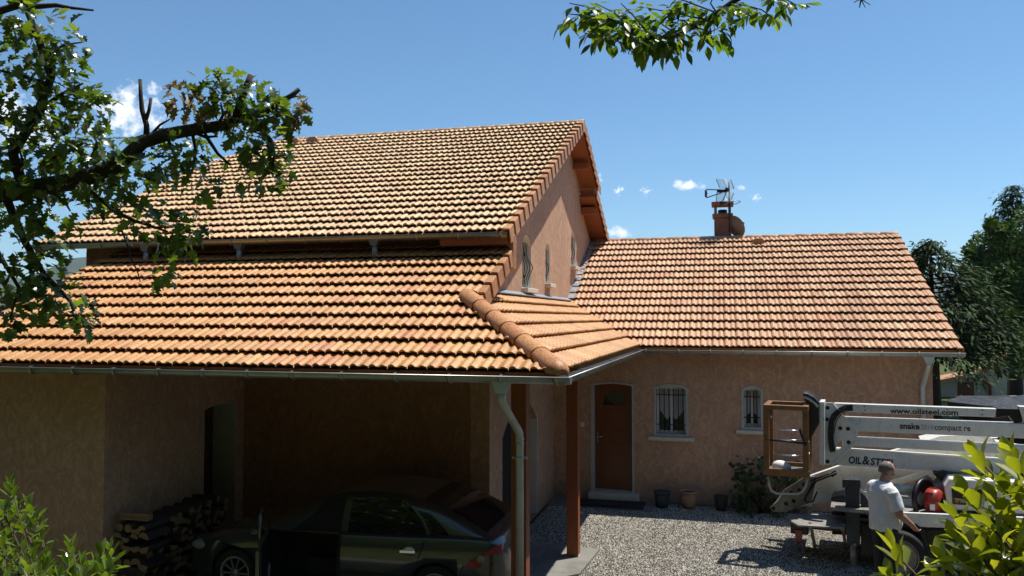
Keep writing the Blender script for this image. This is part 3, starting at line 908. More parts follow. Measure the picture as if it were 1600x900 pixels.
mb = MB(); mb.lohi((-2.90, YW - .022, 1.47), (-2.82, YW - .001, 1.56)); mb.ball((-2.86, YW - .024, 1.515), (.02, .008, .02), 8, 6); mb.build('bell_push', M['render_pale'], house, bevel=.005)
mb = MB(); wall(mb, arch(10.793, 11.617, .053, 2.367, .05), [arch(10.798, 11.604, .06, 2.36, .05)], (-7.706, 0, 0), (0, 1, 0), (0, 0, 1), (-.415, 0, 0))
mb.build('door_lining', M['surround'], house)
# wide opening in the gable wall: pale lined jambs, near-black sheet standing for the unlit room
mb = MB()
wall(mb, [(12.583, .02), (15.087, .02), (15.087, 2.2), (12.583, 2.2)], [[(12.60, .021), (15.07, .021), (15.07, 2.19), (12.60, 2.19)]], (XW + .002, 0, 0), (0, 1, 0), (0, 0, 1), (-.28, 0, 0)) if False else mb.lohi((XW - .28, 15.07, .02), (XW + .004, 15.086, 1.95))
mb.build('door_lining', M['render_pale'], house)
mb = MB(); mb.prism(GARAGE, (XW - .25, 0, 0), (0, 1, 0), (0, 0, 1), (-.03, 0, 0)); mb.build('dark_room_sheet', M['dark'], house)

# chimney
mb = MB()
mb.lohi((-.225, 21.75, 5.4), (.21, 22.15, 6.36)); mb.lohi((-.27, 21.70, 6.36), (.255, 22.2, 6.46))
for sx in (-.19, .17):
    for sy in (21.77, 22.1): mb.lohi((sx - .035, sy - .03, 6.46), (sx + .035, sy + .03, 6.68))
mb.lohi((-.29, 21.68, 6.68), (.27, 22.22, 6.77))
t_ = plain('chimney_render', (.24, .13, .085), .9, 0, .3, 6, .5)
ch = mb.build('chimney', t_, roofs['wing_roof'], bevel=.008)
mb = MB(); mb.lathe([(.12, 0), (.12, .1), (.10, .12)], (-.01, 21.95, 6.46), 12); mb.build('flue', M['iron'], ch)
# television aerial standing on the chimney
aer = thing('aerial', 'television aerial with two mesh reflectors on a mast above the chimney', 'aerial', (.16, 21.73, 6.4))
mb = MB(); mb.tube([(.16, 21.66, 5.95), (.16, 21.66, 7.27)], .018, 8); mb.build('mast', M['iron'], aer)
k = 21.66 / 0.97
def ap(u, v, dy=0.0):
    r_ = ray(u, v); s_ = (21.6 + dy) / r_.y
    return EYE + r_ * s_
mb = MB()
for (p, q) in (((1104, 296), (1136, 297)), ((1104, 309), (1128, 301)), ((1104, 296), (1104, 309)), ((1103, 302), (1106, 302))): mb.tube([ap(*p), ap(*q)], .014 if p[1] != q[1] else .011, 6)
mb.tube([ap(1103, 297), ap(1103, 308)], .03, 6); mb.ball(ap(1136, 296), .06, 8, 6); mb.ball(ap(1127, 317), .05, 8, 6)
mb.tube([ap(1127, 317), ap(1138, 317)], .014, 6); mb.tube([ap(1120, 299), ap(1137, 299)], .03, 6); mb.tube([ap(1128, 316), ap(1136, 298)], .012, 6)
mb.build('boom', M['iron'], aer)
for (a_, b_, c_, d_) in (((1119, 280), (1125, 294), (1142, 281), (1147, 295)), ((1120, 301), (1119, 315), (1147, 301), (1142, 313))):
    mb = MB()
    A, B, C, D = ap(*a_, -.1), ap(*b_, .1), ap(*c_, -.1), ap(*d_, .1)
    for t_ in (0, .5, 1): mb.tube([A.lerp(C, t_), B.lerp(D, t_)], .010 if t_ != .5 else .006, 5)
    for i in range(9): t_ = i / 8; mb.tube([A.lerp(B, t_), C.lerp(D, t_)], .0045, 4)
    mb.build('reflector', M['zinc'], aer)
mb = MB()
cc = ap(1145, 317)
mb.tube([cc + Vector((.19 * math.cos(i * math.pi / 8), .30 * math.sin(i * math.pi / 8), .03 * math.cos(i * math.pi / 8))) for i in range(17)], .010, 6, False)
mb.build('loop', M['zinc'], aer)
dish = thing('satellite_dish', 'grey satellite dish fixed to the right side of the chimney', 'satellite dish', (.34, 21.9, 5.95))
mb = MB(); ax = Vector((.62, .55, .35)).normalized()
mb.lathe([(0, 0), (.12, .012), (.22, .04), (.30, .08), (.305, .085), (.295, .09), (.21, .055), (.11, .025), (0, .014)], (.27, 21.75, 6.08), 22, ax); mb.build('reflector', plain('dish_grey', (.22, .185, .15), .6, 0, .15), dish)
mb = MB(); mb.tube([(.19, 21.85, 6.0), (.30, 21.84, 6.06)], .02, 8); mb.tube([(.30, 21.7, 5.86), Vector((.27, 21.75, 6.08)) + ax * .33], .012, 6); mb.ball(Vector((.27, 21.75, 6.08)) + ax * .34, .04, 8, 6)
mb.build('arm', M['iron'], dish)

# ================================================================== leaves and trees
def leaf_mesh(name, mt, L, W, shape, seg=7, fold=.25, droop=.25, lobes=0, stalk=.12, seed=0):
    r = random.Random(seed)
    mb = MB(); vs = []
    for i in range(seg + 1):
        tt = i / seg
        if shape == 'oak':
            w = math.sin(math.pi * min(1, tt ** .75 * .97 + .03)) * (1 + .42 * math.cos(2 * math.pi * lobes * tt + .5)) * (.55 + .6 * tt)
            if i == seg: w = .12
        elif shape == 'obovate': w = math.sin(math.pi * tt ** 1.35) * 1.0
        else: w = math.sin(math.pi * tt ** .85)
        w = max(w, .02) * W / 2 * r.uniform(.92, 1.08)
        y = L * (stalk + tt * (1 - stalk)); z = -droop * L * tt * tt
        vs += [(-w, y, z + fold * w), (0, y, z), (w, y, z + fold * w)]
    fs = []
    for i in range(seg):
        a = 3 * i; b = a + 3
        fs += [(a, a + 1, b + 1, b), (a + 1, a + 2, b + 2, b + 1)]
    k = len(vs)
    vs += [(-.012 * L, 0, 0), (.012 * L, 0, 0)]
    fs += [(k, k + 1, 1)]
    mb.add(vs, fs, True)
    me = bpy.data.meshes.new(name); me.from_pydata(vs, [], fs); me.materials.append(mt)
    me.polygons.foreach_set('use_smooth', [True] * len(fs))
    return me
def frame(d, nrm):
    """matrix whose y axis runs along the leaf and z along its face"""
    d = Vector(d).normalized(); nrm = Vector(nrm)
    x = d.cross(nrm)
    if x.length < 1e-3: x = d.cross(Vector((.3, .5, .8)))
    x.normalize(); z = x.cross(d)
    return Matrix((x, d, z)).transposed().to_4x4()
def rvec(r): 
    while True:
        v = Vector((r.uniform(-1, 1), r.uniform(-1, 1), r.uniform(-1, 1)))
        if .05 < v.length < 1: return v
def hang(tree, leaves, n_obj, name='leaf', stuff='foliage'):
    """leaves = [(mesh, matrix)]; the ones that show largest become pieces, the rest one foliage part"""
    def key(it):
        u, v, d = proj(it[1].translation)
        return (not (d > 0 and -5 < u < 1605 and -5 < v < 905), d + rnd.uniform(0, .5))
    leaves.sort(key=key)
    for me, Mx in leaves[:n_obj]: link_mesh(name, me, tree, Mx)
    if len(leaves) > n_obj:
        mats = []
        for me, _ in leaves[n_obj:]:
            if me.materials[0] not in mats: mats.append(me.materials[0])
        tag(join_instances(stuff, leaves[n_obj:], tree, mats), kind='stuff')
def wobble(p, q, n, amp, r):
    p, q = Vector(p), Vector(q)
    return [p.lerp(q, i / n) + (rvec(r) * amp if 0 < i < n else Vector()) for i in range(n + 1)]

def leafcloud(lobes, n, r, size, clump=0.0):
    V, F = [], []
    for _ in range(n):
        c, rad = r.choice(lobes)
        d = rvec(r).normalized(); q = r.random() ** .28
        p = Vector(c) + Vector((d.x * rad[0], d.y * rad[1], d.z * rad[2])) * q
        if noise.noise(p * .55) < -.18 + clump: continue
        nn = (d * .5 + Vector((0, 0, .7)) + rvec(r) * .9).normalized()
        m = frame(rvec(r), nn); s_ = size * r.uniform(.6, 1.3)
        b = len(V)
        for x, y in ((0, 0), (.32, .45), (0, 1), (-.32, .45)): V.append(p + (m @ Vector((x * s_, y * s_, 0))))
        F.append((b, b + 1, b + 2, b + 3))
    return V, F
M['oak'] = mat_leaf('oak_leaf', [(0, (.028, .05, .010)), (.35, (.05, .09, .014)), (.7, (.085, .135, .02)), (1, (.12, .165, .028))], .45, .27, back=(.14, .17, .10), tcol=(2.4, 2.3, .6), spec=.8)
M['oak_brown'] = mat_leaf('oak_leaf_withered', [(0, (.12, .07, .03)), (.5, (.2, .13, .06)), (1, (.30, .22, .12))], .25, .5)
OAK = [leaf_mesh('leaf', M['oak'], .082, .060, 'oak', 12, .3, dr, 3.6, .12, i) for i, dr in enumerate((.15, .3, -.1, .45))]
OAKB = [leaf_mesh('leaf', M['oak_brown'], .075, .05, 'oak', 12, .8, .5, 3.6, .1, 9)]
ro = random.Random(21)
OD = 4.6
def op(u, v, d=OD): return at(u, v, d)
oak = thing('oak_tree', 'leafy oak with cut back limbs reaching in from the left', 'tree', (-6.9, 1.6, ground_z(-6.9, 1.6)))
mb = MB()
trunk = [(-6.9, 1.6, 1.2), (-6.8, 1.7, 2.6), (-6.5, 1.9, 3.6), (-6.2, 1.8, 5.2), (-6.0, 1.2, 7.5)]
mb.tube(trunk, [.30, .26, .22, .17, .08], 12)
limb = [(-6.6, 1.85, 3.3), op(-420, 330, 4.3), op(-150, 318), op(20, 300), op(120, 283), op(185, 258), op(222, 222), op(262, 210), op(312, 201), op(352, 196), op(372, 186)]
mb.tube(limb, [.13, .11, .075, .056, .050, .045, .041, .037, .034, .029, .022], 9)
def br(pts, r0, r1, n=7):
    k = len(pts); mb.tube([op(*p) if len(p) == 2 else op(*p) for p in pts], [r0 + (r1 - r0) * i / (k - 1) for i in range(k)], n)
br([(366, 192), (374, 165), (384, 138), (392, 117)], .024, .017)
br([(372, 186), (410, 178), (440, 158), (456, 149), (468, 139)], .020, .013)
br([(229, 216), (229, 196), (222, 172), (220, 150), (219, 124)], .018, .010)
br([(227, 190), (233, 172), (236, 153)], .012, .008)
br([(235, 212), (250, 195), (266, 186)], .010, .004)
br([(320, 210), (340, 240), (360, 258)], .012, .006); br([(300, 205), (320, 214), (340, 213)], .012, .006)
br([(40, 305), (20, 240), (60, 175), (80, 120), (60, 60), (40, 10), (20, -60)], .032, .014)
br([(-60, 60), (-10, 20), (30, 8), (60, 10), (88, 8), (110, 12), (146, 16)], .026, .006)
br([(60, 175), (90, 150), (130, 130)], .014, .006); br([(70, 130), (40, 120), (0, 110)], .012, .006); br([(70, 90), (100, 70), (128, 66)], .010, .004)
br([(-10, 180), (50, 205), (75, 160), (100, 150)], .016, .008)
br([(120, 283), (180, 330), (210, 345), (232, 352), (262, 362)], .014, .006)
br([(190, 360), (200, 385), (203, 400), (215, 425), (219, 440)], .006, .003)
br([(10, 310), (40, 380), (70, 430), (110, 470), (120, 500)], .024, .006); br([(-40, 330), (0, 400), (30, 450), (15, 500)], .018, .005)
for a, b in (((140, 250), (150, 210)), ((160, 262), (150, 320)), ((260, 212), (275, 275)), ((300, 205), (300, 270)), ((340, 198), (345, 160)), ((372, 186), (420, 215)), ((420, 215), (425, 270)), ((70, 250), (130, 225)), ((30, 280), (30, 230)), ((80, 300), (110, 330))):
    mb.tube([op(*q) for q in [a, ((a[0] + b[0]) / 2 + 6, (a[1] + b[1]) / 2), b]], [.011, .008, .004], 6)
mb.build('trunk', M['bark'], oak)
CL = [(15, 15, 32, 26), (48, 34, 34, 26), (78, 55, 36, 26), (112, 64, 24, 12), (45, 78, 40, 30), (12, 105, 44, 26), (70, 108, 34, 24), (105, 118, 30, 20), (132, 128, 20, 8), (35, 150, 45, 34),
      (85, 160, 45, 36), (130, 165, 36, 28), (158, 178, 20, 12), (20, 205, 52, 44), (75, 215, 55, 50), (125, 222, 44, 40), (160, 235, 28, 18), (35, 255, 60, 56), (100, 262, 55, 54), (150, 275, 42, 40), (195, 280, 38, 34),
      (225, 255, 36, 30), (255, 245, 34, 28), (290, 235, 28, 22), (300, 262, 32, 26), (318, 288, 20, 10), (225, 300, 36, 28), (182, 315, 36, 28), (205, 342, 28, 20), (235, 352, 16, 8), (275, 358, 26, 20), (305, 352, 22, 16), (262, 375, 20, 12), (290, 380, 16, 9),
      (255, 430, 17, 13), (20, 320, 52, 46), (75, 320, 46, 40), (120, 318, 36, 26), (15, 375, 48, 40), (62, 375, 40, 32), (100, 385, 26, 14), (20, 425, 40, 30), (62, 425, 36, 26), (90, 455, 38, 32), (118, 482, 28, 20), (128, 505, 16, 7), (60, 470, 26, 16), (15, 470, 26, 16), (14, 503, 18, 12),
      (345, 135, 26, 18), (375, 140, 24, 14), (325, 150, 22, 12), (318, 128, 14, 6), (395, 160, 28, 20), (360, 170, 34, 24), (412, 175, 28, 22), (432, 185, 32, 26), (455, 178, 18, 10), (398, 205, 34, 30), (420, 232, 30, 24), (378, 222, 24, 14), (412, 262, 30, 26), (420, 286, 22, 12), (392, 282, 14, 6), (440, 260, 16, 8), (372, 243, 14, 6)]
BR = [(288, 152, 22, 14), (310, 168, 22, 14), (272, 142, 10, 5), (335, 178, 20, 8), (452, 168, 20, 12), (462, 180, 14, 8)]
leaves = []
def clump(cx, cy, rad, n, meshes, d0=OD, depth=1.3, r=ro, updir=(.15, -.1, 1), spread=.75):
    for _ in range(n):
        a, q = r.uniform(0, 6.283), math.sqrt(r.random())
        u, v = cx + rad * q * math.cos(a), cy + rad * q * math.sin(a) * .92
        d = d0 + r.uniform(-1, 1) * rad / FOC * d0 * depth
        p = at(u, v, d)
        out = (RT * math.cos(a) - UP * math.sin(a)) * .8 + rvec(r) * .9 - Vector((0, 0, .25))
        nn = Vector(updir) + rvec(r) * spread
        s_ = r.uniform(.7, 1.2)
        leaves.append((r.choice(meshes), Matrix.Translation(p) @ frame(out, nn) @ Matrix.Scale(s_, 4)))
for cx, cy, rad, n in CL: clump(cx, cy, rad, int(n * (.75 if 40 < cx < 240 and 290 < cy < 400 else 1.4)), OAK)
for cx, cy, rad, n in BR: clump(cx, cy, rad, int(n * 1.3), OAKB, spread=1.2)
# crown above and behind the viewpoint, out of the frame
def crown_leaves(c, rad, n, meshes, r, smin=2.0, smax=4.5, guard=True):
    out = []
    for _ in range(n):
        v = rvec(r).normalized() * (r.random() ** .4)
        p = Vector(c) + Vector((v.x * rad[0], v.y * rad[1], v.z * rad[2]))
        if p.z < ground_z(p.x, p.y) + .1: continue
        if guard:
            if (p - EYE).length < 1.2: continue
            q = p - EYE; d = q.dot(FW)
            if d > 0 and abs(q.dot(RT)) < d * .82 + .35 and abs(q.dot(UP)) < d * .5 + .35: continue
        out.append((r.choice(meshes), Matrix.Translation(p) @ frame(rvec(r), Vector((0, 0, 1)) + rvec(r) * .8) @ Matrix.Scale(r.uniform(smin, smax), 4)))
    return out
# unseen trees added behind the viewpoint to block sky light
def sky_screen():
    r = random.Random(90); V, F = [], []
    lobes = []
    for i in range(32):
        a = math.pi * (.94 + 1.2 * i / 31.0)
        rr = 13 + r.uniform(-1.5, 1.5)
        c = Vector((rr * 1.25 * math.cos(a), 3.5 + rr * math.sin(a) * .8, 0))
        for z in (2.5, 5.5, 8.5, 11.5): lobes.append((c + Vector((r.uniform(-1, 1), r.uniform(-1, 1), z + r.uniform(-.6, .6))), (2.6, 2.4, 2.3)))
    return leafcloud(lobes, 37000, r, .75, -.2)
leaves_far = crown_leaves((-6.6, .2, 6.4), (4.2, 4.0, 3.4), 2600, OAK, ro)
n_oak = 300
hang(oak, leaves, n_oak)
tag(join_instances('crown', leaves_far, oak, [M['oak']]), kind='stuff')

V_, F_ = sky_screen()
me_ = bpy.data.meshes.new('sky_screen_trees'); me_.from_pydata([tuple(q) for q in V_], [], F_)
me_.materials.append(mat_leaf('sky_screen_leaf', [(0, (.010, .020, .006)), (.5, (.018, .034, .009)), (1, (.03, .05, .014))], .1, .6))
tag(link_mesh('sky_screen_trees', me_), kind='stuff')

# ash bough hanging in from above, its tree behind the viewpoint
M['ash'] = mat_leaf('ash_leaf', [(0, (.03, .055, .008)), (.4, (.055, .095, .012)), (.75, (.085, .13, .018)), (1, (.12, .16, .025))], .55, .35, tcol=(2.4, 2.5, .7))
ASH = [leaf_mesh('leaf', M['ash'], .068, .030, 'lance', 7, .25, dr, 0, .06, 30 + i) for i, dr in enumerate((.1, .25, -.05))]
ra = random.Random(5)
ash = thing('ash_tree', 'ash bough with pointed leaflets hanging from the top of the picture', 'tree', (3.0, -2.2, ground_z(3.0, -2.2)))
AD = 3.5
mb = MB()
mb.tube([(3.0, -2.2, 1.8), (3.0, -2.1, 4), (2.8, -1.9, 6.2), (2.6, -1.8, 9.0)], [.26, .21, .16, .07], 10)
mb.tube([(2.85, -1.95, 5.6), (2.2, -.4, 6.2), (1.7, 1.3, 6.1), at(1290, -120, AD), at(1180, -20, AD), at(1120, 20, AD), at(1085, 42, AD), at(1052, 57, AD), at(1010, 60, AD), at(985, 45, AD), at(955, 30, AD), at(915, 24, AD), at(890, 22, AD)],
        [.09, .06, .035, .022, .014, .011, .009, .008, .007, .006, .005, .004, .002], 7)
twigs = [((1085, 42), (1110, 50), (1130, 40)), ((1052, 57), (1055, 75), (1040, 95)), ((1010, 60), (1020, 75), (1012, 92)), ((985, 45), (960, 48), (930, 55)), ((955, 30), (930, 45), (905, 60)), ((1120, 20), (1080, 5), (1040, -10)), ((1100, 30), (1050, 20), (1010, 12)), ((1150, 5), (1190, 15), (1210, 30)), ((1180, -20), (1220, -5), (1245, 8)),
         ((1000, 55), (985, 70), (982, 85)), ((1060, 55), (1030, 35), (1000, 28)), ((985, 45), (960, 20), (930, 5)), ((1120, 20), (1110, 5), (1120, -15)), ((940, 28), (915, 10), (890, 5)), ((1020, 60), (990, 25), (970, 5))]
leaves = []
for tw in twigs:
    pts = [at(u, v, AD + ra.uniform(-.12, .12)) for u, v in tw]
    mb.tube(pts, [.004, .003, .002], 5)
mb.tube([at(1400, -60, AD), at(1360, -25, AD), at(1345, 2, AD), at(1343, 12, AD)], [.007, .005, .004, .002], 5)
for b_ in ((1334, 4), (1352, 12), (1360, 8)): mb.tube([at(1345, -2, AD), at(b_[0], b_[1], AD)], [.003, .0015], 4)
mb.build('branch', M['bark'], ash)
def compound(p, d, n, r):
    """pinnate leaf: leaflets in pairs along a drooping stalk"""
    p = Vector(p); d = Vector(d).normalized()
    side = d.cross(Vector((0, 0, 1)) + rvec(r) * .4).normalized()
    for i in range(n):
        q = p + d * (.022 + .028 * i) + Vector((0, 0, -.006 * i * i * .5))
        for sg in (-1, 1):
            leaves.append((r.choice(ASH), Matrix.Translation(q) @ frame(side * sg * .8 + d * .7 + Vector((0, 0, -.35)) + rvec(r) * .3, Vector((0, -.2, 1)) + rvec(r) * .7) @ Matrix.Scale(r.uniform(.75, 1.15), 4)))
    leaves.append((r.choice(ASH), Matrix.Translation(p + d * (.022 + .028 * n)) @ frame(d + Vector((0, 0, -.3)), Vector((0, 0, 1)) + rvec(r) * .6)))
for tw in twigs + [((1010, 60), (985, 45), (955, 30)), ((1085, 42), (1052, 57), (1010, 60)), ((955, 30), (915, 24), (890, 22)), ((1150, 0), (1120, 20), (1085, 42))]:
    for k in range(8):
        tt = ra.random() * 2; i = int(tt); f = tt - i
        u = tw[i][0] + (tw[i + 1][0] - tw[i][0]) * f; v = tw[i][1] + (tw[i + 1][1] - tw[i][1]) * f
        if u < 868 or v > 78: continue
        dd = RT * ra.uniform(-1, 1) + FW * ra.uniform(-1, .6) + Vector((0, 0, ra.uniform(-.9, .25)))
        compound(at(u, v, AD + ra.uniform(-.15, .15)), dd, ra.choice((1, 2, 2)), ra)
hang(ash, leaves, 300)
tag(join_instances('crown', crown_leaves((2.2, -3.0, 7.2), (5.5, 4.5, 3.2), 2600, ASH, ra, 3, 6), ash, [M['ash']]), kind='stuff')

# ---------------------------------------------------------------- shrubs in the foreground
M['laurel'] = mat_leaf('laurel_leaf', [(0, (.12, .15, .014)), (.4, (.19, .225, .02)), (.75, (.26, .29, .03)), (1, (.31, .33, .05))], .48, .30, tcol=(1.9, 1.8, .6), spec=.6)
M['glossy'] = mat_leaf('glossy_leaf', [(0, (.06, .10, .016)), (.4, (.10, .155, .022)), (.8, (.145, .20, .03)), (1, (.19, .24, .05))], .38, .27, tcol=(1.8, 1.9, .5), spec=1.0)
LAU = [leaf_mesh('leaf', M['laurel'], .125, .048, 'obovate', 8, .35, dr, 0, .06, 50 + i) for i, dr in enumerate((.12, .3, 0))]
GLO = [leaf_mesh('leaf', M['glossy'], .080, .027, 'obovate', 6, .3, dr, 0, .06, 60 + i) for i, dr in enumerate((.05, .2, -.1))]
def shrub(name, label, base, tips, meshes, seed, whorl, nst, scale, stem_r, inner=4, lean=.55):
    r = random.Random(seed)
    t_ = thing(name, label, 'shrub', base)
    mb = MB(); lv = []
    b = Vector(base)
    for (u, v, d) in tips:
        tip = at(u, v, d)
        ax = (tip - b); 
        mid = b.lerp(tip, .55) + rvec(r) * .12 + Vector((0, 0, .08))
        pts = [b, b.lerp(mid, .6), mid, mid.lerp(tip, .6) + rvec(r) * .02, tip]
        mb.tube(pts, [stem_r * 2, stem_r * 1.6, stem_r * 1.2, stem_r, stem_r * .7], 6)
        ax = (tip - pts[3]).normalized()
        ax = (ax + Vector((0, 0, .8))).normalized()
        sd = ax.cross(Vector((.3, .2, .9))).normalized(); s2 = ax.cross(sd)
        L0 = meshes[0].vertices[-3].co.y
        for k in range(whorl):
            ang = k * 2.4 + r.uniform(-.3, .3); q = k / whorl
            out = (sd * math.cos(ang) + s2 * math.sin(ang))
            dd = ax * (1.25 - 1.1 * q) + out * (.35 + .8 * q) + rvec(r) * .15
            pos = tip - ax * (q * .10 * scale)
            lv.append((r.choice(meshes), Matrix.Translation(pos) @ frame(dd, ax * .8 - out * (.2) + rvec(r) * .25) @ Matrix.Scale(scale * r.uniform(.75, 1.1) * (.75 + .3 * q), 4)))
        for k in range(inner):
            f = r.uniform(.35, .9)
            pos = mid.lerp(tip, f)
            out = rvec(r)
            lv.append((r.choice(meshes), Matrix.Translation(pos) @ frame(out + ax * .6, ax + rvec(r) * .5) @ Matrix.Scale(scale * r.uniform(.7, 1.0), 4)))
    mb.build('stem', M['twig'], t_)
    hang(t_, lv, 300)
    return t_
tips = [(1402, 868, 2.55), (1398, 905, 2.5)] + [(u, v, d) for u, v, d in (
    (1518, 782, 2.5), (1560, 800, 2.45), (1595, 740, 2.4), (1530, 720, 2.55), (1556, 752, 2.6), (1500, 848, 2.5), (1546, 848, 2.42), (1590, 830, 2.4), (1604, 792, 2.6), (1480, 880, 2.6), (1520, 888, 2.45), (1562, 890, 2.4), (1600, 880, 2.35), (1622, 760, 2.5), (1640, 830, 2.4), (1580, 715, 2.6), (1500, 815, 2.6), (1555, 830, 2.35), (1585, 775, 2.45), (1525, 860, 2.35), (1570, 900, 2.3), (1540, 810, 2.65), (1575, 865, 2.6), (1610, 850, 2.6), (1470, 905, 2.55))]
shrub('laurel_bush', 'yellow green broad leaved bush in the lower right corner beside the truck', (1.75, 2.0, ground_z(1.75, 2.0) - .05), tips, LAU, 3, 9, 3, 1.0, .005, 5)
tips = [(u, v, d) for u, v, d in ((18, 762, 3.0), (6, 800, 2.9), (30, 800, 3.1), (45, 790, 3.15), (58, 815, 3.1), (5, 850, 2.8), (25, 862, 2.9), (55, 866, 3.0), (42, 886, 2.8), (75, 882, 3.0), (112, 852, 3.2), (108, 876, 3.1), (128, 882, 3.05), (150, 880, 3.15), (172, 855, 3.25), (160, 862, 3.2), (92, 902, 3.0), (130, 905, 3.0), (15, 905, 2.7), (-10, 780, 2.9), (-20, 830, 2.8), (60, 900, 2.85), (165, 890, 3.1))]
shrub('glossy_bush', 'small leaved glossy green bush in the lower left corner before the wall', (-1.95, 2.2, ground_z(-1.95, 2.2) - .05), tips, GLO, 11, 14, 3, 1.0, .003, 7)

# ---------------------------------------------------------------- trees behind the house
def tree(name, label, base, h, lobes, n, size, leafmat, seed, group=None, tr=.22):
    r = random.Random(seed)
    t_ = thing(name, label, 'tree', base, group)
    mb = MB(); b = Vector(base)
    mb.tube([b - Vector((0, 0, .2)), b + Vector((.1, 0, h * .3)), b + Vector((-.1, .1, h * .6)), b + Vector((0, 0, h * .85))], [tr, tr * .75, tr * .5, tr * .15], 9)
    for c, rad in lobes:
        s_ = b + Vector((0, 0, h * r.uniform(.25, .5)))
        mb.tube(wobble(s_, Vector(c), 3, .25, r), [tr * .4, tr * .3, tr * .2, tr * .06], 6)
    mb.build('trunk', M['bark'], t_)
    V, F = leafcloud(lobes, n, r, size)
    mb = MB(); mb.add(V, F, False)
    me = bpy.data.meshes.new('crown'); me.from_pydata([tuple(p) for p in V], [], F); me.materials.append(leafmat)
    link_mesh('crown', me, t_)
    return t_
M['leaf_dark'] = mat_leaf('dark_foliage', [(0, (.026, .05, .012)), (.4, (.048, .088, .018)), (.8, (.075, .125, .028)), (1, (.10, .15, .038))], .25, .65, spec=.2)
M['leaf_mid'] = mat_leaf('green_foliage', [(0, (.02, .04, .01)), (.4, (.035, .065, .016)), (.8, (.055, .09, .022)), (1, (.08, .115, .034))], .25, .5)
M['needle'] = mat_leaf('cedar_needles', [(0, (.024, .042, .016)), (.5, (.042, .074, .024)), (1, (.07, .105, .036))], .12, .75, spec=.12)
bd = 30.0
def far(u, v, d): return at(u, v, d)
lobes = []
rr_ = random.Random(77)
for (u, v, s_) in ((1545, 392, 36), (1582, 372, 40), (1625, 350, 46), (1520, 420, 24), (1560, 440, 44), (1600, 430, 50), (1530, 470, 34), (1575, 490, 46), (1620, 500, 50), (1545, 525, 36), (1590, 540, 40), (1650, 420, 60), (1680, 500, 60), (1610, 555, 36), (1515, 465, 26), (1512, 510, 28), (1510, 540, 22), (1540, 545, 22), (1560, 350, 18), (1518, 398, 14)):
    d = bd + rr_.uniform(-1.2, 1.2); k = d / FOC * s_
    lobes.append((far(u, v, d), (k, k * 1.1, k * .9)))
tree('broadleaf_tree', 'tall dark broadleaf tree at the right edge beyond the wing', tuple(far(1610, 640, 30).xy) + (0,), 9, lobes, 26000, .17, M['leaf_dark'], 8)
# cedars: tiers of drooping boughs
def cedar(label, base, h, rad, seed, n_tier=16, group=None, top=.12):
    r = random.Random(seed); b = Vector(base)
    t_ = thing('cedar', label, 'tree', base, group)
    mb = MB(); mb.tube([b, b + Vector((0, 0, h * .5)), b + Vector((0, 0, h))], [.28, .16, .02], 9)
    V, F = [], []
    for i in range(n_tier):
        f = i / (n_tier - 1); z = h * (.37 + .63 * f)
        R_ = rad * (1 - f) ** .7 + top
        for k in range(int(9 - 4 * f)):
            a = r.uniform(0, 6.283); L = R_ * r.uniform(.7, 1.1)
            dx, dy = math.cos(a), math.sin(a)
            pts = [b + Vector((dx * L * q, dy * L * q, z + .22 * L * q - .42 * L * q * q)) for q in (0, .35, .7, 1)]
            mb.tube(pts, [.05 * (1 - f) + .012, .03 * (1 - f) + .01, .012, .005], 5)
            for _ in range(int(95 * (L / rad) ** .8) + 22):
                q = r.random() ** .6
                p = b + Vector((dx * L * q, dy * L * q, z + .22 * L * q - .42 * L * q * q)) + Vector((r.gauss(0, .17) * (.4 + q), r.gauss(0, .17) * (.4 + q), r.gauss(0, .07) - .05))
                dd = Vector((dx, dy, -.5)) + rvec(r) * .8
                m = frame(dd, Vector((0, 0, 1)) + rvec(r) * .6); s_ = r.uniform(.16, .34); bb = len(V)
                for x, y in ((0, 0), (.16, .35), (0, 1), (-.16, .35)): V.append(p + (m @ Vector((x * s_, y * s_, 0))))
                F.append((bb, bb + 1, bb + 2, bb + 3))
    mb.build('trunk', M['bark'], t_)
    me = bpy.data.meshes.new('crown'); me.from_pydata([tuple(p) for p in V], [], F); me.materials.append(M['needle'])
    link_mesh('crown', me, t_)
p = far(1458, 600, 27)
cedar('dark cedar with drooping boughs rising behind the right end of the wing roof', (p.x, p.y, 0), 6.3, 3.9, 4, 26)
p = far(1588, 600, 36)
cedar('slim conifer tip showing above the tall broadleaf tree at the right edge', (p.x, p.y, 0), 9.6, 2.2, 6, 22)
# greenery down the valley at the left
for i, (u, v, d, hh, lb) in enumerate(((12, 480, 70, 5, 'round green tree in the valley at the far left, nearer the frame edge'), (52, 486, 80, 4.6, 'round green tree in the valley at the far left, nearer the roof edge'))):
    p = far(u, v, d)
    lobes = [((p.x + dx, p.y + dy, p.z + dz_), (1.9, 1.9, 1.6)) for dx, dy, dz_ in ((0, 0, 0), (1.8, .5, -.4), (-1.7, -.3, -.5), (.4, 1, .6), (0, 0, -1.6))]
    tree('valley_tree', lb, (p.x, p.y, ground_z(p.x, p.y)), p.z - ground_z(p.x, p.y) + 1, lobes, 2500, .45, M['leaf_mid'], 40 + i)

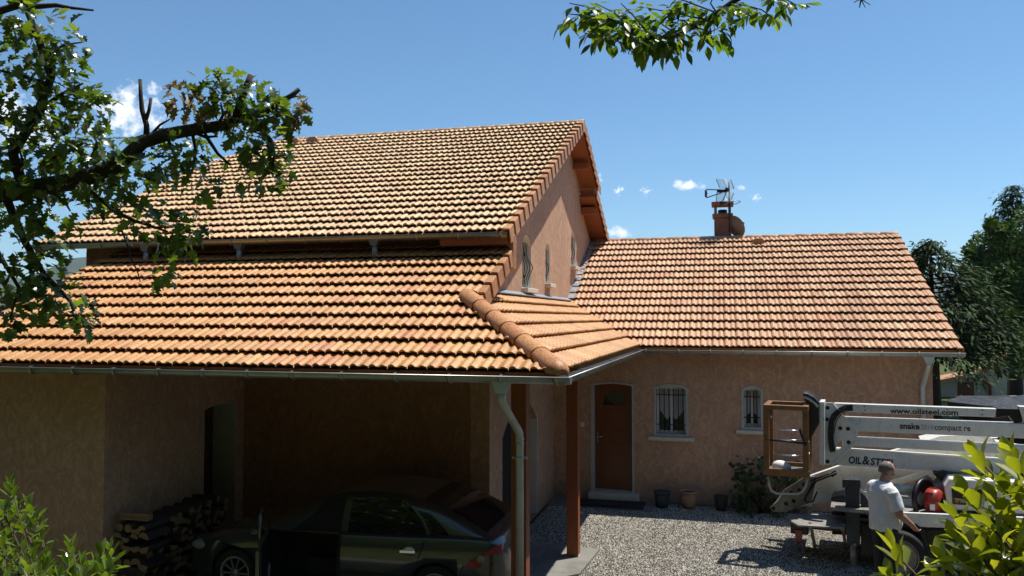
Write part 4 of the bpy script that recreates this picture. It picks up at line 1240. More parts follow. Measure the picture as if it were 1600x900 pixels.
# ---------------------------------------------------------------- hills
t = NT('wooded_hill')
n = t.noise(.004, 8, .7); n2 = t.noise(.05, 4)
c = t.ramp(n, [(.35, (.03, .05, .025)), (.6, (.06, .085, .04)), (.75, (.16, .15, .09))])
c = t.mix(.4, c, t.ramp(n2, [(.3, (.6, .6, .6)), (.7, (1.3, 1.3, 1.3))]), 'MULTIPLY')
M['hill'] = t.fin(c, 1, 0, 0)
def hill(skyline, d, base_drop=200, depth=1200):
    mb = MB(); vs = []; k = len(skyline); rows = 6
    us = []
    for i in range(k - 1):
        for q in range(6): us.append((skyline[i][0] + (skyline[i + 1][0] - skyline[i][0]) * q / 6, skyline[i][1] + (skyline[i + 1][1] - skyline[i][1]) * q / 6))
    us.append(skyline[-1])
    for j in range(rows + 1):
        f = j / rows
        for i, (u, v) in enumerate(us):
            p = at(u, v + (noise.noise(Vector((i * .7, j * 1.3, d))) * 3 if j else noise.noise(Vector((i * .9, 3, d))) * 1.2), d)
            q = p - ray(u, v).normalized() * 0
            vs.append((p.x * (1 - f * depth / d * .9), p.y * (1 - f * depth / d * .9), p.z * (1 - f) + (-40) * f))
    n_ = len(us)
    fs = [(j * n_ + i, j * n_ + i + 1, (j + 1) * n_ + i + 1, (j + 1) * n_ + i) for j in range(rows) for i in range(n_ - 1)]
    mb.add(vs, fs, True)
    return tag(mb.build('hills', M['hill']), kind='structure')
hill([(-600, 425), (-300, 410), (-100, 428), (0, 430), (40, 436), (80, 418), (105, 404), (140, 401), (160, 408), (200, 425), (300, 430), (500, 440), (800, 445)], 2600)
hill([(700, 452), (1100, 446), (1380, 436), (1450, 430), (1485, 427), (1510, 428), (1560, 436), (1700, 425), (2000, 430)], 4200)
hz = MB(); hz.lohi((-5600, -900, -120), (5600, 5800, 330))
t = NT('haze'); t.n.remove(t.b)
pv = t.n.new('ShaderNodeVolumePrincipled'); pv.inputs['Density'].default_value = .00011; pv.inputs['Color'].default_value = (.80, .88, 1.0, 1); pv.inputs['Anisotropy'].default_value = .2
t.l.new(pv.outputs[0], t.out.inputs['Volume'])
tag(hz.build('haze', t.mat), kind='stuff')
mast = thing('radio_mast', 'thin radio mast on the crest of the distant hill', 'mast', at(135, 402, 2590))
mb = MB(); b_ = at(135, 403, 2590); mb.tube([b_, b_ + Vector((0, 0, 20))], [1.0, .5], 5); mb.tube([b_ + Vector((0, 0, 15)), b_ + Vector((0, 0, 17))], 1.4, 5); mb.build('pole', M['iron'], mast)

# ---------------------------------------------------------------- neighbour's house and tarpaulin
nb = thing('neighbour_house', 'beige neighbouring house with dark shutters seen past the wing', 'house', tuple(far(1535, 650, 38).xy) + (0,))
ND = 38.0
def npnt(u, v, d=ND): return at(u, v, d)
M['beige'] = plain('beige_render', (.50, .44, .34), .9, 0, .12, 3, .3)
o_ = npnt(1430, 640); ex = npnt(1640, 640) - o_; ex.z = 0; Lx = ex.length; ex.normalize(); ny = Vector((-ex.y, ex.x, 0))
def nl(u, v):
    p = npnt(u, v); return ((p - o_).dot(ex), p.z)
mb = MB()
win = [nl(1498, 598) + nl(1521, 618), nl(1576, 595) + nl(1596, 616)]
holes = [[(a, d_), (c_, d_), (c_, b), (a, b)] for a, b, c_, d_ in win]
gable = [(nl(1430, 600)[0], 0), (nl(1700, 600)[0], 0), (nl(1700, 575)[0], nl(1700, 560)[1]), (nl(1590, 530)[0], nl(1590, 545)[1]), (nl(1520, 580)[0], nl(1520, 585)[1]), (nl(1430, 600)[0], nl(1430, 602)[1])]
wall(mb, gable, holes, (o_.x, o_.y, 0), ex, (0, 0, 1), ny * .3)
mb.build('wall', M['beige'], nb)
for a, b, c_, d_ in win:
    mb = MB(); oo = Vector((o_.x, o_.y, 0)) - ny * .02
    mb.prism([(a - .04, d_ - .04), ((a + c_) / 2 - .01, d_ - .04), ((a + c_) / 2 - .01, b + .04), (a - .04, b + .04)], oo, ex, (0, 0, 1), ny * .06)
    mb.prism([((a + c_) / 2 + .01, d_ - .04), (c_ + .04, d_ - .04), (c_ + .04, b + .04), ((a + c_) / 2 + .01, b + .04)], oo, ex, (0, 0, 1), ny * .06)
    mb.build('shutter', M['door'], nb)
mb = MB()
A, B = nl(1520, 585), nl(1600, 541)
z3 = Vector((0, 0, 1)); oo = Vector((o_.x, o_.y, 0))
mb.bar(oo + ex * A[0] + z3 * (A[1] + .02) - ny * .2, oo + ex * B[0] + z3 * (B[1] + .02) - ny * .2, .5, .14)
mb.bar(oo + ex * nl(1425, 602)[0] + z3 * (nl(1425, 602)[1] + .06), oo + ex * A[0] + z3 * (A[1] + .06), 1.2, .12)
mb.build('roof', M['tile_cap'], nb)
mb = MB(); q = nl(1524, 588); q2 = nl(1546, 602); q3 = nl(1546, 640)
mb.tube([oo + ex * q[0] + z3 * q[1] - ny * .3, oo + ex * q2[0] + z3 * q2[1] - ny * .1, oo + ex * q3[0] + z3 * 0 - ny * .1], .06, 8)
mb.build('downpipe', M['post'], nb)

tp = thing('tarpaulin_shelter', 'dark tarpaulin stretched flat over a low frame behind the white booms', 'shelter', (7.6, 18.5, 0))
t = NT('tarpaulin'); n = t.noise(5, 6, .7, 1.5); t.bump(n, 1.0, .08)
M['tarp'] = t.fin(t.ramp(n, [(.3, (.015, .017, .02)), (.7, (.04, .043, .05))]), .33, 0, .6)
mb = MB(); g = 16
p00, p10, p01, p11 = at(1479, 627, 17.5), at(1680, 650, 16.2), at(1500, 617, 20.5), at(1700, 616, 20.5)
vs = []
for j in range(g + 1):
    for i in range(g * 2 + 1):
        a_, b_ = i / (g * 2), j / g
        q = p00.lerp(p10, a_).lerp(p01.lerp(p11, a_), b_)
        q.z += .05 * noise.noise(Vector((a_ * 9, b_ * 5, 2))) + .03 * noise.noise(Vector((a_ * 25, b_ * 12, 5))) - .10 * math.sin(math.pi * a_ * 3 % math.pi) * .3
        vs.append(q)
w_ = g * 2 + 1
mb.add(vs, [(j * w_ + i, j * w_ + i + 1, (j + 1) * w_ + i + 1, (j + 1) * w_ + i) for j in range(g) for i in range(g * 2)], True)
mb.add([p00, p10, p10 - Vector((0, 0, .45)), p00 - Vector((0, 0, .16))], [(0, 1, 2, 3)])
o = mb.build('sheet', M['tarp'], tp); md = o.modifiers.new('thickness', 'SOLIDIFY'); md.thickness = .012
mb = MB()
for q in (p00, p10, p01, p11): mb.tube([Vector((q.x, q.y, 0)), q - Vector((0, 0, .05))], .04, 8)
mb.tube([p00 - Vector((0, 0, .03)), p10 - Vector((0, 0, .03))], .03, 6); mb.tube([p01 - Vector((0, 0, .05)), p11 - Vector((0, 0, .05))], .03, 6)
mb.build('frame', M['iron'], tp)
mb = MB(); mb.lohi((p01.x + .1, p01.y + .3, 0), (p11.x, p01.y + .4, 1.5)); mb.build('back_panel', M['dark'], tp)

# ================================================================== things by the door
def pot(label, x, y, r, h, mt, rim=True):
    p = thing('flower_pot', label, 'flower pot', (x, y, .01), 'pots along the house wall')
    mb = MB()
    mb.lathe([(0, 0), (r * .72, 0), (r * .86, h * .3), (r * .97, h * .7), (r * .96, h * .88), (r * 1.06, h * .9), (r * 1.08, h), (r * .95, h), (r * .9, h * .9), (0, h * .86)], (x, y, .01), 24)
    mb.build('body', mt, p)
    mb = MB(); mb.lathe([(0, h * .9), (r * .9, h * .9)], (x, y, .01), 16); mb.build('soil', M['soil'], p)
    return p
pot('dark blue glazed pot standing nearest the door', -1.21, 16.2, .155, .31, M['blueglaze'])
pot('buff terracotta pot standing between the two dark pots', -.70, 16.28, .165, .33, M['terracotta'])
pot('small dark glazed pot standing beside the leafy bush', -.09, 16.22, .13, .28, M['darkglaze'])
mt_ = MB(); mt_.prism([(0, 0), (1.32, 0), (1.32, .55), (0, .55)], (-2.86, 15.78, .034), X, (0, 1, 0), (0, 0, .03)); tag(mt_.build('doormat', M['mat'], bevel=.006), 'large black rubber mat lying before the front door step', 'doormat')
# bush by the wall
r = random.Random(31)
BUSH = [leaf_mesh('leaf', M['leaf_mid'], .13, .095, 'obovate', 5, .3, d_, 0, .1, 80 + i) for i, d_ in enumerate((.2, .4))]
bush = thing('hydrangea_bush', 'low dark leafy bush against the house wall behind the basket', 'bush', (.62, 16.15, 0))
mb = MB(); lv = []
for k in range(52):
    tip = Vector((.72 + r.uniform(-.52, .70), 16.12 + r.uniform(-.4, .35), r.uniform(.12, .95)))
    mb.tube(wobble((.74 + r.uniform(-.15, .15), 16.2, 0), tip, 3, .04, r), [.008, .007, .005, .003], 5)
    for q in range(12):
        lv.append((r.choice(BUSH), Matrix.Translation(tip + rvec(r) * .13) @ frame(rvec(r) + Vector((0, -.3, -.1)), Vector((0, -.3, 1)) + rvec(r) * .6) @ Matrix.Scale(r.uniform(.6, 1.1), 4)))
mb.build('stem', M['twig'], bush); hang(bush, lv, 300)

# ---------------------------------------------------------------- firewood
t = NT('log_end'); t.l.new
w = t.n.new('ShaderNodeTexWave'); w.wave_type = 'RINGS'; w.rings_direction = 'X'; w.inputs['Scale'].default_value = 18; w.inputs['Distortion'].default_value = 3
t.l.new(t.tc.outputs['Object'], w.inputs['Vector'])
M['log_end'] = t.fin(t.ramp(w.outputs['Fac'], [(0, (.20, .12, .06)), (.6, (.32, .21, .11)), (1, (.36, .24, .13))]), .85, 0, .15)
def log_mesh(kind, R_, L, seed):
    r = random.Random(seed); n = 12
    if kind == 'half': pr = [(R_ * math.cos(a), R_ * math.sin(a)) for a in [math.pi * i / 8 for i in range(9)]]
    elif kind == 'wedge': pr = [(0, 0)] + [(R_ * 1.3 * math.cos(a), R_ * 1.3 * math.sin(a)) for a in [1.3 * i / 6 + .3 for i in range(7)]]
    else: pr = [(R_ * math.cos(a), R_ * math.sin(a)) for a in [2 * math.pi * i / n for i in range(n)]]
    pr = [(x * r.uniform(.94, 1.06), y * r.uniform(.94, 1.06)) for x, y in pr]
    mb = MB(); k = len(pr)
    a = [(-L / 2, x, y) for x, y in pr]; b = [(L / 2, x, y * .97) for x, y in pr]
    mb.add(a + b, [(i, (i + 1) % k, k + (i + 1) % k, k + i) for i in range(k)], False)
    mb.cur = 1; mb.add(a + b, [tuple(range(k))[::-1], tuple(range(k, 2 * k))], False)
    return mb.mesh('firewood_log', [M['bark'], M['log_end']])
LOGS = [log_mesh(k_, R_, .42, i) for i, (k_, R_) in enumerate((('half', .072), ('half', .062), ('wedge', .07), ('round', .055), ('half', .08)))]
r = random.Random(12)
def log(me, Mx, label='split log in the near end of the firewood pile, by the carport wall corner'):
    o = link_mesh('firewood_log', me, None, Mx); tag(o, label, 'log', 'logs stacked in the carport'); return o
z0 = .05
for row in range(9):
    z = z0 + .06 + row * .112
    if z > 1.03: break
    # near end: ends facing the yard
    for k in range(4):
        x = -7.60 + k * .125 + r.uniform(-.01, .01)
        if row % 2 == 0 or row > 6:
            log(r.choice(LOGS), Matrix.Translation((x, 9.10 + r.uniform(-.03, .03), z)) @ Matrix.Rotation(math.pi / 2, 4, 'Z') @ Matrix.Rotation(r.choice((0, math.pi)) + r.uniform(-.3, .3), 4, 'X'))
    if row % 2 == 1 and row <= 6:
        for k in range(3): log(r.choice(LOGS), Matrix.Translation((-7.44 + r.uniform(-.02, .02), 8.97 + k * .14, z)) @ Matrix.Rotation(r.uniform(-.08, .08), 4, 'Z') @ Matrix.Rotation(r.uniform(0, 6), 4, 'X'))
    for k in range(10):
        y = 9.40 + k * .135 + r.uniform(-.02, .02) + (row % 2) * .06
        zz = z + r.uniform(-.012, .012)
        log(r.choice(LOGS), Matrix.Translation((-7.45 + r.uniform(-.04, .06), y, zz)) @ Matrix.Rotation(r.uniform(-.08, .08), 4, 'Z') @ Matrix.Rotation(r.uniform(-.6, .6) + r.choice((0, math.pi)), 4, 'X'), 'split log in the side of the firewood pile towards the carport back wall')
mb = MB(); mb.box((0, 0, 0), (.44, .10, .085)); o = mb.build('firewood_log', M['log_end'], bevel=.008)
o.location = (-7.41, 8.98, z0 + .06 + 9 * .112 + .03); tag(o, 'square sawn pale log lying across the top of the firewood pile', 'log', 'logs stacked in the carport')
mb = MB(); mb.ball((0, 0, 0), (.24, .17, .20), 9, 6, smooth=False); o = mb.build('stone_block', M['concrete']); o.location = (-7.0, 8.9, .17); tag(o, 'rough pale stone standing at the foot of the firewood pile', 'stone')

# ================================================================== car in the carport
t = NT('car_paint'); M['paint'] = t.fin((.085, .09, .075), .28, .55, .5, 1.0)
car = thing('parked_car', 'dark green grey hatchback in the carport with its front door open', 'car', (-4.7, 10.3, .05))
CX, CY, CZ = -7.12, 10.31, .05          # nose, centre line, floor
# stations: x, half width, underside z, shoulder z, centre-line z (bonnet / roof / boot), roof half width, has cabin
ST = [(0.0, .55, .30, .52, .56), (.05, .66, .22, .58, .64), (.20, .78, .18, .66, .72), (.50, .85, .17, .76, .83), (.95, .875, .17, .85, .92), (1.35, .885, .17, .89, .98), (1.75, .89, .17, .91, 1.0),
      (2.4, .89, .17, .92, 1.0), (3.0, .89, .17, .935, 1.0), (3.5, .885, .17, .95, 1.02), (3.95, .87, .18, .965, 1.03), (4.3, .82, .22, .95, 1.00), (4.43, .74, .28, .90, .95), (4.50, .62, .34, .80, .84)]
def body_mesh():
    mb = MB(); mb.smooth = True; vs = []; ring = 0
    for x, w, zb, zs, zc in ST:
        half = [(0, zb), (w * .86, zb), (w * .965, zb + .10), (w, zb + (zs - zb) * .45), (w * .995, zb + (zs - zb) * .72), (w * .965, zs - .02), (w * .92, zs + .02), (w * .6, zs + (zc - zs) * .75), (0, zc)]
        pts = half + [(-y, z) for y, z in half[-2:0:-1]]
        ring = len(pts)
        vs += [(CX + x, CY - y, CZ + z) for y, z in pts]
    k = len(ST)
    fs = [(i * ring + j, i * ring + (j + 1) % ring, (i + 1) * ring + (j + 1) % ring, (i + 1) * ring + j) for i in range(k - 1) for j in range(ring)]
    fs += [tuple(range(ring)), tuple(range((k - 1) * ring, k * ring))[::-1]]
    mb.add(vs, fs, True)
    return mb
CAB = [(1.28, .80, .94, .70, .955), (1.55, .80, .93, .685, 1.09), (2.05, .80, .93, .63, 1.36), (2.35, .80, .93, .61, 1.43), (2.8, .80, .935, .60, 1.455), (3.2, .80, .94, .595, 1.43), (3.6, .79, .95, .60, 1.34), (4.0, .78, .955, .64, 1.17), (4.36, .74, .95, .70, .965)]
def cab_pt(x, s_):
    """surface of the cabin: s 0..1 from belt to roof rail, 1..2 to the centre line"""
    for i in range(len(CAB) - 1):
        if CAB[i][0] <= x <= CAB[i + 1][0]: break
    a, b = CAB[i], CAB[i + 1]; f = (x - a[0]) / (b[0] - a[0])
    w0, z0_, w1, z1 = [a[q] + (b[q] - a[q]) * f for q in (1, 2, 3, 4)]
    zr_ = z0_ + (z1 - z0_) * .93
    if s_ <= 1: y = w0 + (w1 - w0) * s_ + .02 * math.sin(math.pi * s_); z = z0_ - .03 + (zr_ - z0_ + .03) * s_
    else: y = w1 * (1 - (s_ - 1) ** 1.6); z = zr_ + (z1 - zr_) * math.sin((s_ - 1) * math.pi / 2)
    return Vector((CX + x, CY - y, CZ + z))
def patch(mb, x0, x1, s0, s1, nx_, ns, off=.006, xs=None, mirror=False):
    vs = []
    for i in range(nx_ + 1):
        for j in range(ns + 1):
            s_ = s0 + (s1 - s0) * j / ns
            fx = i / nx_
            xa, xb = (x0(s_) if callable(x0) else x0), (x1(s_) if callable(x1) else x1)
            p = cab_pt(xa + (xb - xa) * fx, s_)
            out = Vector((0, -1, .45)) if s_ < 1 else Vector((0, -.2, 1))
            p = p + out.normalized() * off
            if mirror: p.y = 2 * CY - p.y
            vs.append(p)
    mb.add(vs, [(i * (ns + 1) + j, (i + 1) * (ns + 1) + j, (i + 1) * (ns + 1) + j + 1, i * (ns + 1) + j + 1) for i in range(nx_) for j in range(ns)], True)
bodyo = body_mesh().build('body', [M['paint'], M['dark']], car)
def cut(o, mesh_mb):
    c = mesh_mb.build('cutter', [M['paint'], M['dark']])
    md = o.modifiers.new('cut', 'BOOLEAN'); md.object = c; md.operation = 'DIFFERENCE'; md.solver = 'EXACT'
    dg = bpy.context.evaluated_depsgraph_get(); me = bpy.data.meshes.new_from_object(o.evaluated_get(dg))
    o.modifiers.clear(); o.data = me; bpy.data.objects.remove(c)
cm = MB(); cm.cur = 1
WHX = (.86, 3.66)
for x in WHX:
    for y0, y1 in ((CY - 1.0, CY - .60), (CY + .60, CY + 1.0)):
        cm.tube([(CX + x, y0, CZ + .31), (CX + x, y1, CZ + .31)], .36, 28, True, False)
cm.prism([(1.38, .28), (2.32, .26), (2.36, 1.1), (1.62, 1.1), (1.36, .9)], (CX, CY - 1.0, CZ), X, (0, 0, 1), (0, .62, 0))
cut(bodyo, cm)
mb = MB(); mb.smooth = True
patch(mb, 1.28, 4.36, 0, 1, 20, 4, 0); patch(mb, 1.28, 4.36, 1, 2, 20, 5, 0); patch(mb, 1.28, 4.36, 0, 1, 20, 4, 0, mirror=True); patch(mb, 1.28, 4.36, 1, 2, 20, 5, 0, mirror=True)
mb.build('roof', M['paint'], car)
for mir in (False, True):
    mb = MB(); patch(mb, 2.45, lambda s_: 3.52 - .42 * s_ * s_, .06, .9, 8, 4, .007, mirror=mir); mb.build('rear_window', M['carglass'], car)
    mb = MB(); patch(mb, lambda s_: 3.57 - .42 * s_ * s_, lambda s_: 3.83 - .62 * s_ * s_, .06, .72, 4, 4, .007, mirror=mir); mb.build('quarter_window', M['carglass'], car)
    mb = MB(); patch(mb, lambda s_: 1.62 + .5 * s_, 2.36, .06, .9, 6, 4, .007, mirror=mir); mb.build('front_window', M['dark'] if not mir else M['carglass'], car)  # near side: dark patch standing for the unlit cabin in the open doorway
mb = MB(); patch(mb, 3.42, 4.26, 1.12, 1.999, 8, 4, .006); patch(mb, 3.42, 4.26, 1.12, 1.999, 8, 4, .006, mirror=True); mb.build('hatch_glass', M['carglass'], car)
mb = MB(); patch(mb, 1.36, 2.0, 1.05, 1.999, 6, 4, .006); patch(mb, 1.36, 2.0, 1.05, 1.999, 6, 4, .006, mirror=True); mb.build('windscreen', M['carglass'], car)
def wheel(cx, cy, s_):
    mb = MB(); mb.lathe([(.21, -.09), (.27, -.10), (.312, -.07), (.318, 0), (.312, .07), (.27, .10), (.21, .09)], (cx, cy, CZ + .315), 28, (0, 1, 0))
    w_ = mb.build('wheel', M['rubber'], car)
    mb = MB(); yy = cy + s_ * .085
    mb.lathe([(.205, -.02), (.225, 0), (.215, .012), (.19, 0), (.185, -.04)], (cx, yy, CZ + .315), 28, (0, s_, 0))
    for k in range(10):
        a = 2 * math.pi * k / 10
        mb.bar((cx + .04 * math.cos(a), yy - s_ * .015, CZ + .315 + .04 * math.sin(a)), (cx + .195 * math.cos(a), yy - s_ * .005, CZ + .315 + .195 * math.sin(a)), .016, .028, (0, 1, 0))
    mb.lathe([(0, .012), (.05, .01), (.055, -.02)], (cx, yy, CZ + .315), 16, (0, s_, 0))
    mb.build('rim', M['zinc'], w_)
for x in WHX:
    wheel(CX + x, CY - .77, -1); wheel(CX + x, CY + .77, 1)
# near side fittings
def sidey(x):  # half width at station
    for i in range(len(ST) - 1):
        if ST[i][0] <= x <= ST[i + 1][0]:
            f = (x - ST[i][0]) / (ST[i + 1][0] - ST[i][0]); return ST[i][1] + (ST[i + 1][1] - ST[i][1]) * f
    return .6
M['red_lens'] = mat_glass('red_lens', (.30, .012, .018), .12)
M['clear_lens'] = mat_glass('clear_lens', (.30, .31, .31), .1)
for sg in (-1, 1):
    mb = MB(); vs = []
    outl = [(4.02, .66), (4.10, .74), (4.25, .83), (4.38, .90), (4.46, .92), (4.46, .76), (4.38, .70), (4.20, .655)]
    for x, z in outl: vs.append((CX + x, CY + sg * (sidey(x) + .012 - (.02 if x > 4.4 else 0)), CZ + z - .02))
    mb.add(vs + [(p[0], CY + sg * (abs(p[1] - CY) - .05), p[2]) for p in vs], [tuple(range(8))] + [(i, (i + 1) % 8, 8 + (i + 1) % 8, 8 + i) for i in range(8)], False)
    tl = mb.build('tail_light', M['red_lens'], car)
    mb = MB(); mb.lathe([(0, .004), (.035, .004), (.05, -.004)], (CX + 4.24, CY + sg * (sidey(4.24) + .014), CZ + .745), 16, (0, sg, 0)); mb.build('lens', M['clear_lens'], tl)
    mb = MB(); mb.ball((CX + .28, CY + sg * .72, CZ + .62), (.17, .10, .075), 12, 8); mb.build('headlight', M['clear_lens'], car)
mb = MB(); y_ = CY - sidey(3.2) - .004
mb.bar((CX + 3.22, y_ - .03, CZ + .79), (CX + 3.42, y_ - .03, CZ + .795), .025, .03); mb.ball((CX + 3.32, y_ + .006, CZ + .79), (.09, .012, .055), 12, 8)
mb.build('handle', M['chrome'], car)
mb = MB(); mb.bar((CX + 2.40, CY - .897, CZ + .46), (CX + 3.15, CY - .897, CZ + .46), .018, .05)
mb.bar((CX + 3.95, CY - .872, CZ + .42), (CX + 4.40, CY - .80, CZ + .42), .03, .05); mb.build('rubbing_strip', M['black'], car)
mb = MB()
for x0_, z0_, x1_, z1_ in ((2.38, .25, 2.38, .93), (3.38, .52, 3.52, .93), (2.38, .25, 3.15, .24), (3.15, .24, 3.38, .52), (3.95, .45, 4.02, .66)):
    n_ = 6
    mb.tube([(CX + x0_ + (x1_ - x0_) * i / n_, CY - sidey(x0_ + (x1_ - x0_) * i / n_) + .004, CZ + z0_ + (z1_ - z0_) * i / n_) for i in range(n_ + 1)], .006, 5)
mb.build('panel_seam', M['dark'], car)
# open front door
hx, hy = CX + 1.40, CY - .885
an = R(66); dd = Vector((math.cos(an), -math.sin(an), 0)); no = Vector((dd.y, -dd.x, 0))
mb = MB(); mb.prism([(0, .28), (.92, .27), (.97, .60), (.96, .93), (.0, .90)], (hx, hy, CZ), dd, (0, 0, 1), no * .05)
do = mb.build('front_door', M['paint'], car, bevel=.015)
mb = MB(); o3 = Vector((hx, hy, CZ)) - no * .016
mb.prism([(.04, .32), (.90, .31), (.94, .60), (.93, .90), (.04, .88)], o3, dd, (0, 0, 1), no * .012); mb.build('inner_trim', M['black'], do)
mb = MB(); mb.tube([Vector((hx, hy, CZ)) + dd * a_ + Vector((0, 0, z_)) for a_, z_ in ((.02, .90), (.28, 1.10), (.55, 1.30), (.80, 1.37), (.95, 1.33), (.97, .93))], .018, 7); mb.build('window_frame', M['paint'], do)
mb = MB(); sp = Vector((hx, hy, CZ)) + dd * .30 + Vector((0, 0, .50)) - no * .024
mb.lathe([(.055, 0), (.062, .008), (.082, .008), (.088, 0)], sp, 20, -no); mb.build('speaker', M['zinc_pale'], do)
mb = MB(); mp_ = Vector((hx, hy, CZ)) + dd * .16 + no * .15 + Vector((0, 0, .95)); mb.ball(mp_, (.085, .10, .07), 12, 8); mb.build('mirror', M['paint'], do)
mb = MB(); mb.prism([(-.085, -.055), (.085, -.055), (.085, .055), (-.085, .055)], mp_ - Vector((0, 0, 0)) + Vector((.092, -.02, 0)), Vector((.25, -.97, 0)), (0, 0, 1), (.004, 0, 0)); mb.build('mirror_glass', M['chrome'], do)
mb = MB()
mb.lohi((CX + 1.75, CY - .62, CZ + .30), (CX + 2.25, CY - .12, CZ + .52)); mb.box((CX + 2.30, CY - .37, CZ + .78), (.14, .46, .62), Matrix.Rotation(.25, 3, 'Y'))
mb.build('seat', M['dark'], car, bevel=.04)

# ================================================================== boom lift on its truck
AX = Vector((.988, -.155, 0)).normalized(); AN = Vector((.155, .988, 0)).normalized()
L0 = at(1400, 860, 12.0); L0.z = 0
LM = Matrix.Translation(L0) @ Matrix((AX, AN, Vector((0, 0, 1)))).transposed().to_4x4()
def lp(u, v, y):
    r_ = ray(u, v); s_ = ((L0 - EYE).dot(AN) + y) / r_.dot(AN)
    q = EYE + r_ * s_ - L0
    return Vector((q.dot(AX), y, q.z))
def lz(u, v, z):
    r_ = ray(u, v); q = EYE + r_ * ((z - CAM_Z) / r_.z) - L0
    return Vector((q.dot(AX), q.dot(AN), z))
lift = thing('boom_lift', 'white truck mounted boom lift with folded booms and brown work basket', 'boom lift', tuple(L0))
def plate(mb, pts, y, d):
    q = [lp(u, v, y) for u, v in pts]
    mb.prism([(p.x, p.z) for p in q], (0, y, 0), (1, 0, 0), (0, 0, 1), (0, d, 0)); return mb
def lpart(name, mt, pts, y, d, bevel=.008, parent=None):
    return plate(MB(), pts, y, d).build(name, mt, parent or lift, M=LM, bevel=bevel)
t = NT('lift_paint'); n = t.noise(3, 6, .7); n2 = t.noise(25, 4)
c = t.ramp(n, [(.3, (.70, .69, .64)), (.55, (.80, .79, .74)), (.8, (.82, .81, .77))])
c = t.mix(t.ramp(n2, [(.58, 0.0), (.72, .5)]), c, (.25, .23, .2))
stk = t.noise(5, 6, .7, .5, stretch=(4, 4, .5))
c = t.mix(t.ramp(stk, [(.58, 0.0), (.78, .5)]), c, (.34, .31, .26))
M['lift'] = t.fin(c, .38, 0, .5, .2)
M['basket'] = plain('basket_fibreglass', (.22, .10, .03), .5, 0, .3, 12, .2)
M['slate'] = plain('slate_blue_steel', (.035, .042, .055), .5, .3, .3)
M['grimy'] = plain('worn_steel', (.26, .25, .23), .55, .4, .35, 7, .2)
b1 = lpart('boom', M['lift'], [(1303, 630), (1557, 639), (1555, 652), (1331, 644), (1303, 643)], .35, .16)
b2 = lpart('boom', M['lift'], [(1316, 652), (1760, 668), (1760, 692), (1316, 673)], .35, .20)
b3 = lpart('boom', M['lift'], [(1316, 683), (1700, 702), (1700, 716), (1316, 696)], .35, .20)
b4 = lpart('boom', M['lift'], [(1306, 702), (1700, 728), (1700, 750), (1535, 740), (1309, 727)], .33, .26)
lpart('knuckle', M['black'], [(1557, 638), (1594, 639), (1598, 660), (1586, 662), (1576, 650), (1557, 653)], .36, .14)
lpart('knuckle', M['lift'], [(1592, 635), (1660, 638), (1660, 696), (1606, 672), (1598, 655)], .34, .2)
lpart('head_flange', M['lift'], [(1280, 628), (1288, 628), (1288, 728), (1280, 726)], .22, .45)
hp = MB()
q = [lp(u, v, .29) for u, v in ((1289, 629), (1301, 629), (1316, 648), (1330, 659), (1337, 672), (1337, 690), (1330, 700), (1300, 727), (1289, 727))]
h = [lp(u, v, .29) for u, v in ((1307, 694), (1316, 687), (1318, 692), (1312, 703), (1306, 704))]
wall(hp, [(p.x, p.z) for p in q], [[(p.x, p.z) for p in h]], (0, .29, 0), (1, 0, 0), (0, 0, 1), (0, .03, 0))
head = hp.build('head_plate', M['lift'], lift, M=LM, bevel=.004)
mb = MB()
for a_, b_ in (((1331, 661), (1338, 673)), ((1338, 673), (1338, 690)), ((1338, 690), (1300, 727))): mb.bar(lp(*a_, .275), lp(*b_, .275), .03, .03, (0, 1, 0))
mb.build('stiffener', M['lift'], head, M=LM, bevel=.004)
for u, v in ((1293, 637), (1325, 670), (1326, 691), (1293, 721), (1313, 669), (1292, 655)):
    mb = MB(); mb.lathe([(0, .022), (.018, .022), (.022, .014), (.03, .012), (.03, 0)], lp(u, v, .29), 10, (0, -1, 0)); mb.build('bolt', M['iron'], head, M=LM)
for u, v in ((1351, 635), (1351, 641), (1535, 641), (1535, 648), (1480, 640)):
    mb = MB(); mb.lathe([(0, .008), (.009, .008), (.010, 0)], lp(u, v, .35), 8, (0, -1, 0)); mb.build('bolt', M['iron'], b1, M=LM)
ctl = [(1331, 636), (1321, 637), (1311, 642), (1303, 650), (1299, 660), (1298, 672), (1298, 684), (1299, 694), (1301, 704)]
mb = MB()
for i in range(28):
    f = i / 27 * (len(ctl) - 1); k = min(int(f), len(ctl) - 2); f -= k
    u, v = ctl[k][0] + (ctl[k + 1][0] - ctl[k][0]) * f, ctl[k][1] + (ctl[k + 1][1] - ctl[k][1]) * f
    du, dv = ctl[k + 1][0] - ctl[k][0], ctl[k + 1][1] - ctl[k][1]
    a_ = math.atan2(dv, du)
    mb.box(lp(u, v, .23), (.026, .09, .085), Matrix.Rotation(a_, 3, 'Y'))
mb.tube([lp(u - 3, v - 2, .27) for u, v in ctl], .012, 6); mb.tube([lp(u + 6 - abs(i - 4), v + 5, .25) for i, (u, v) in enumerate(ctl[:6])], .008, 6)
mb.build('hose_chain', M['black'], lift, M=LM, bevel=.004)
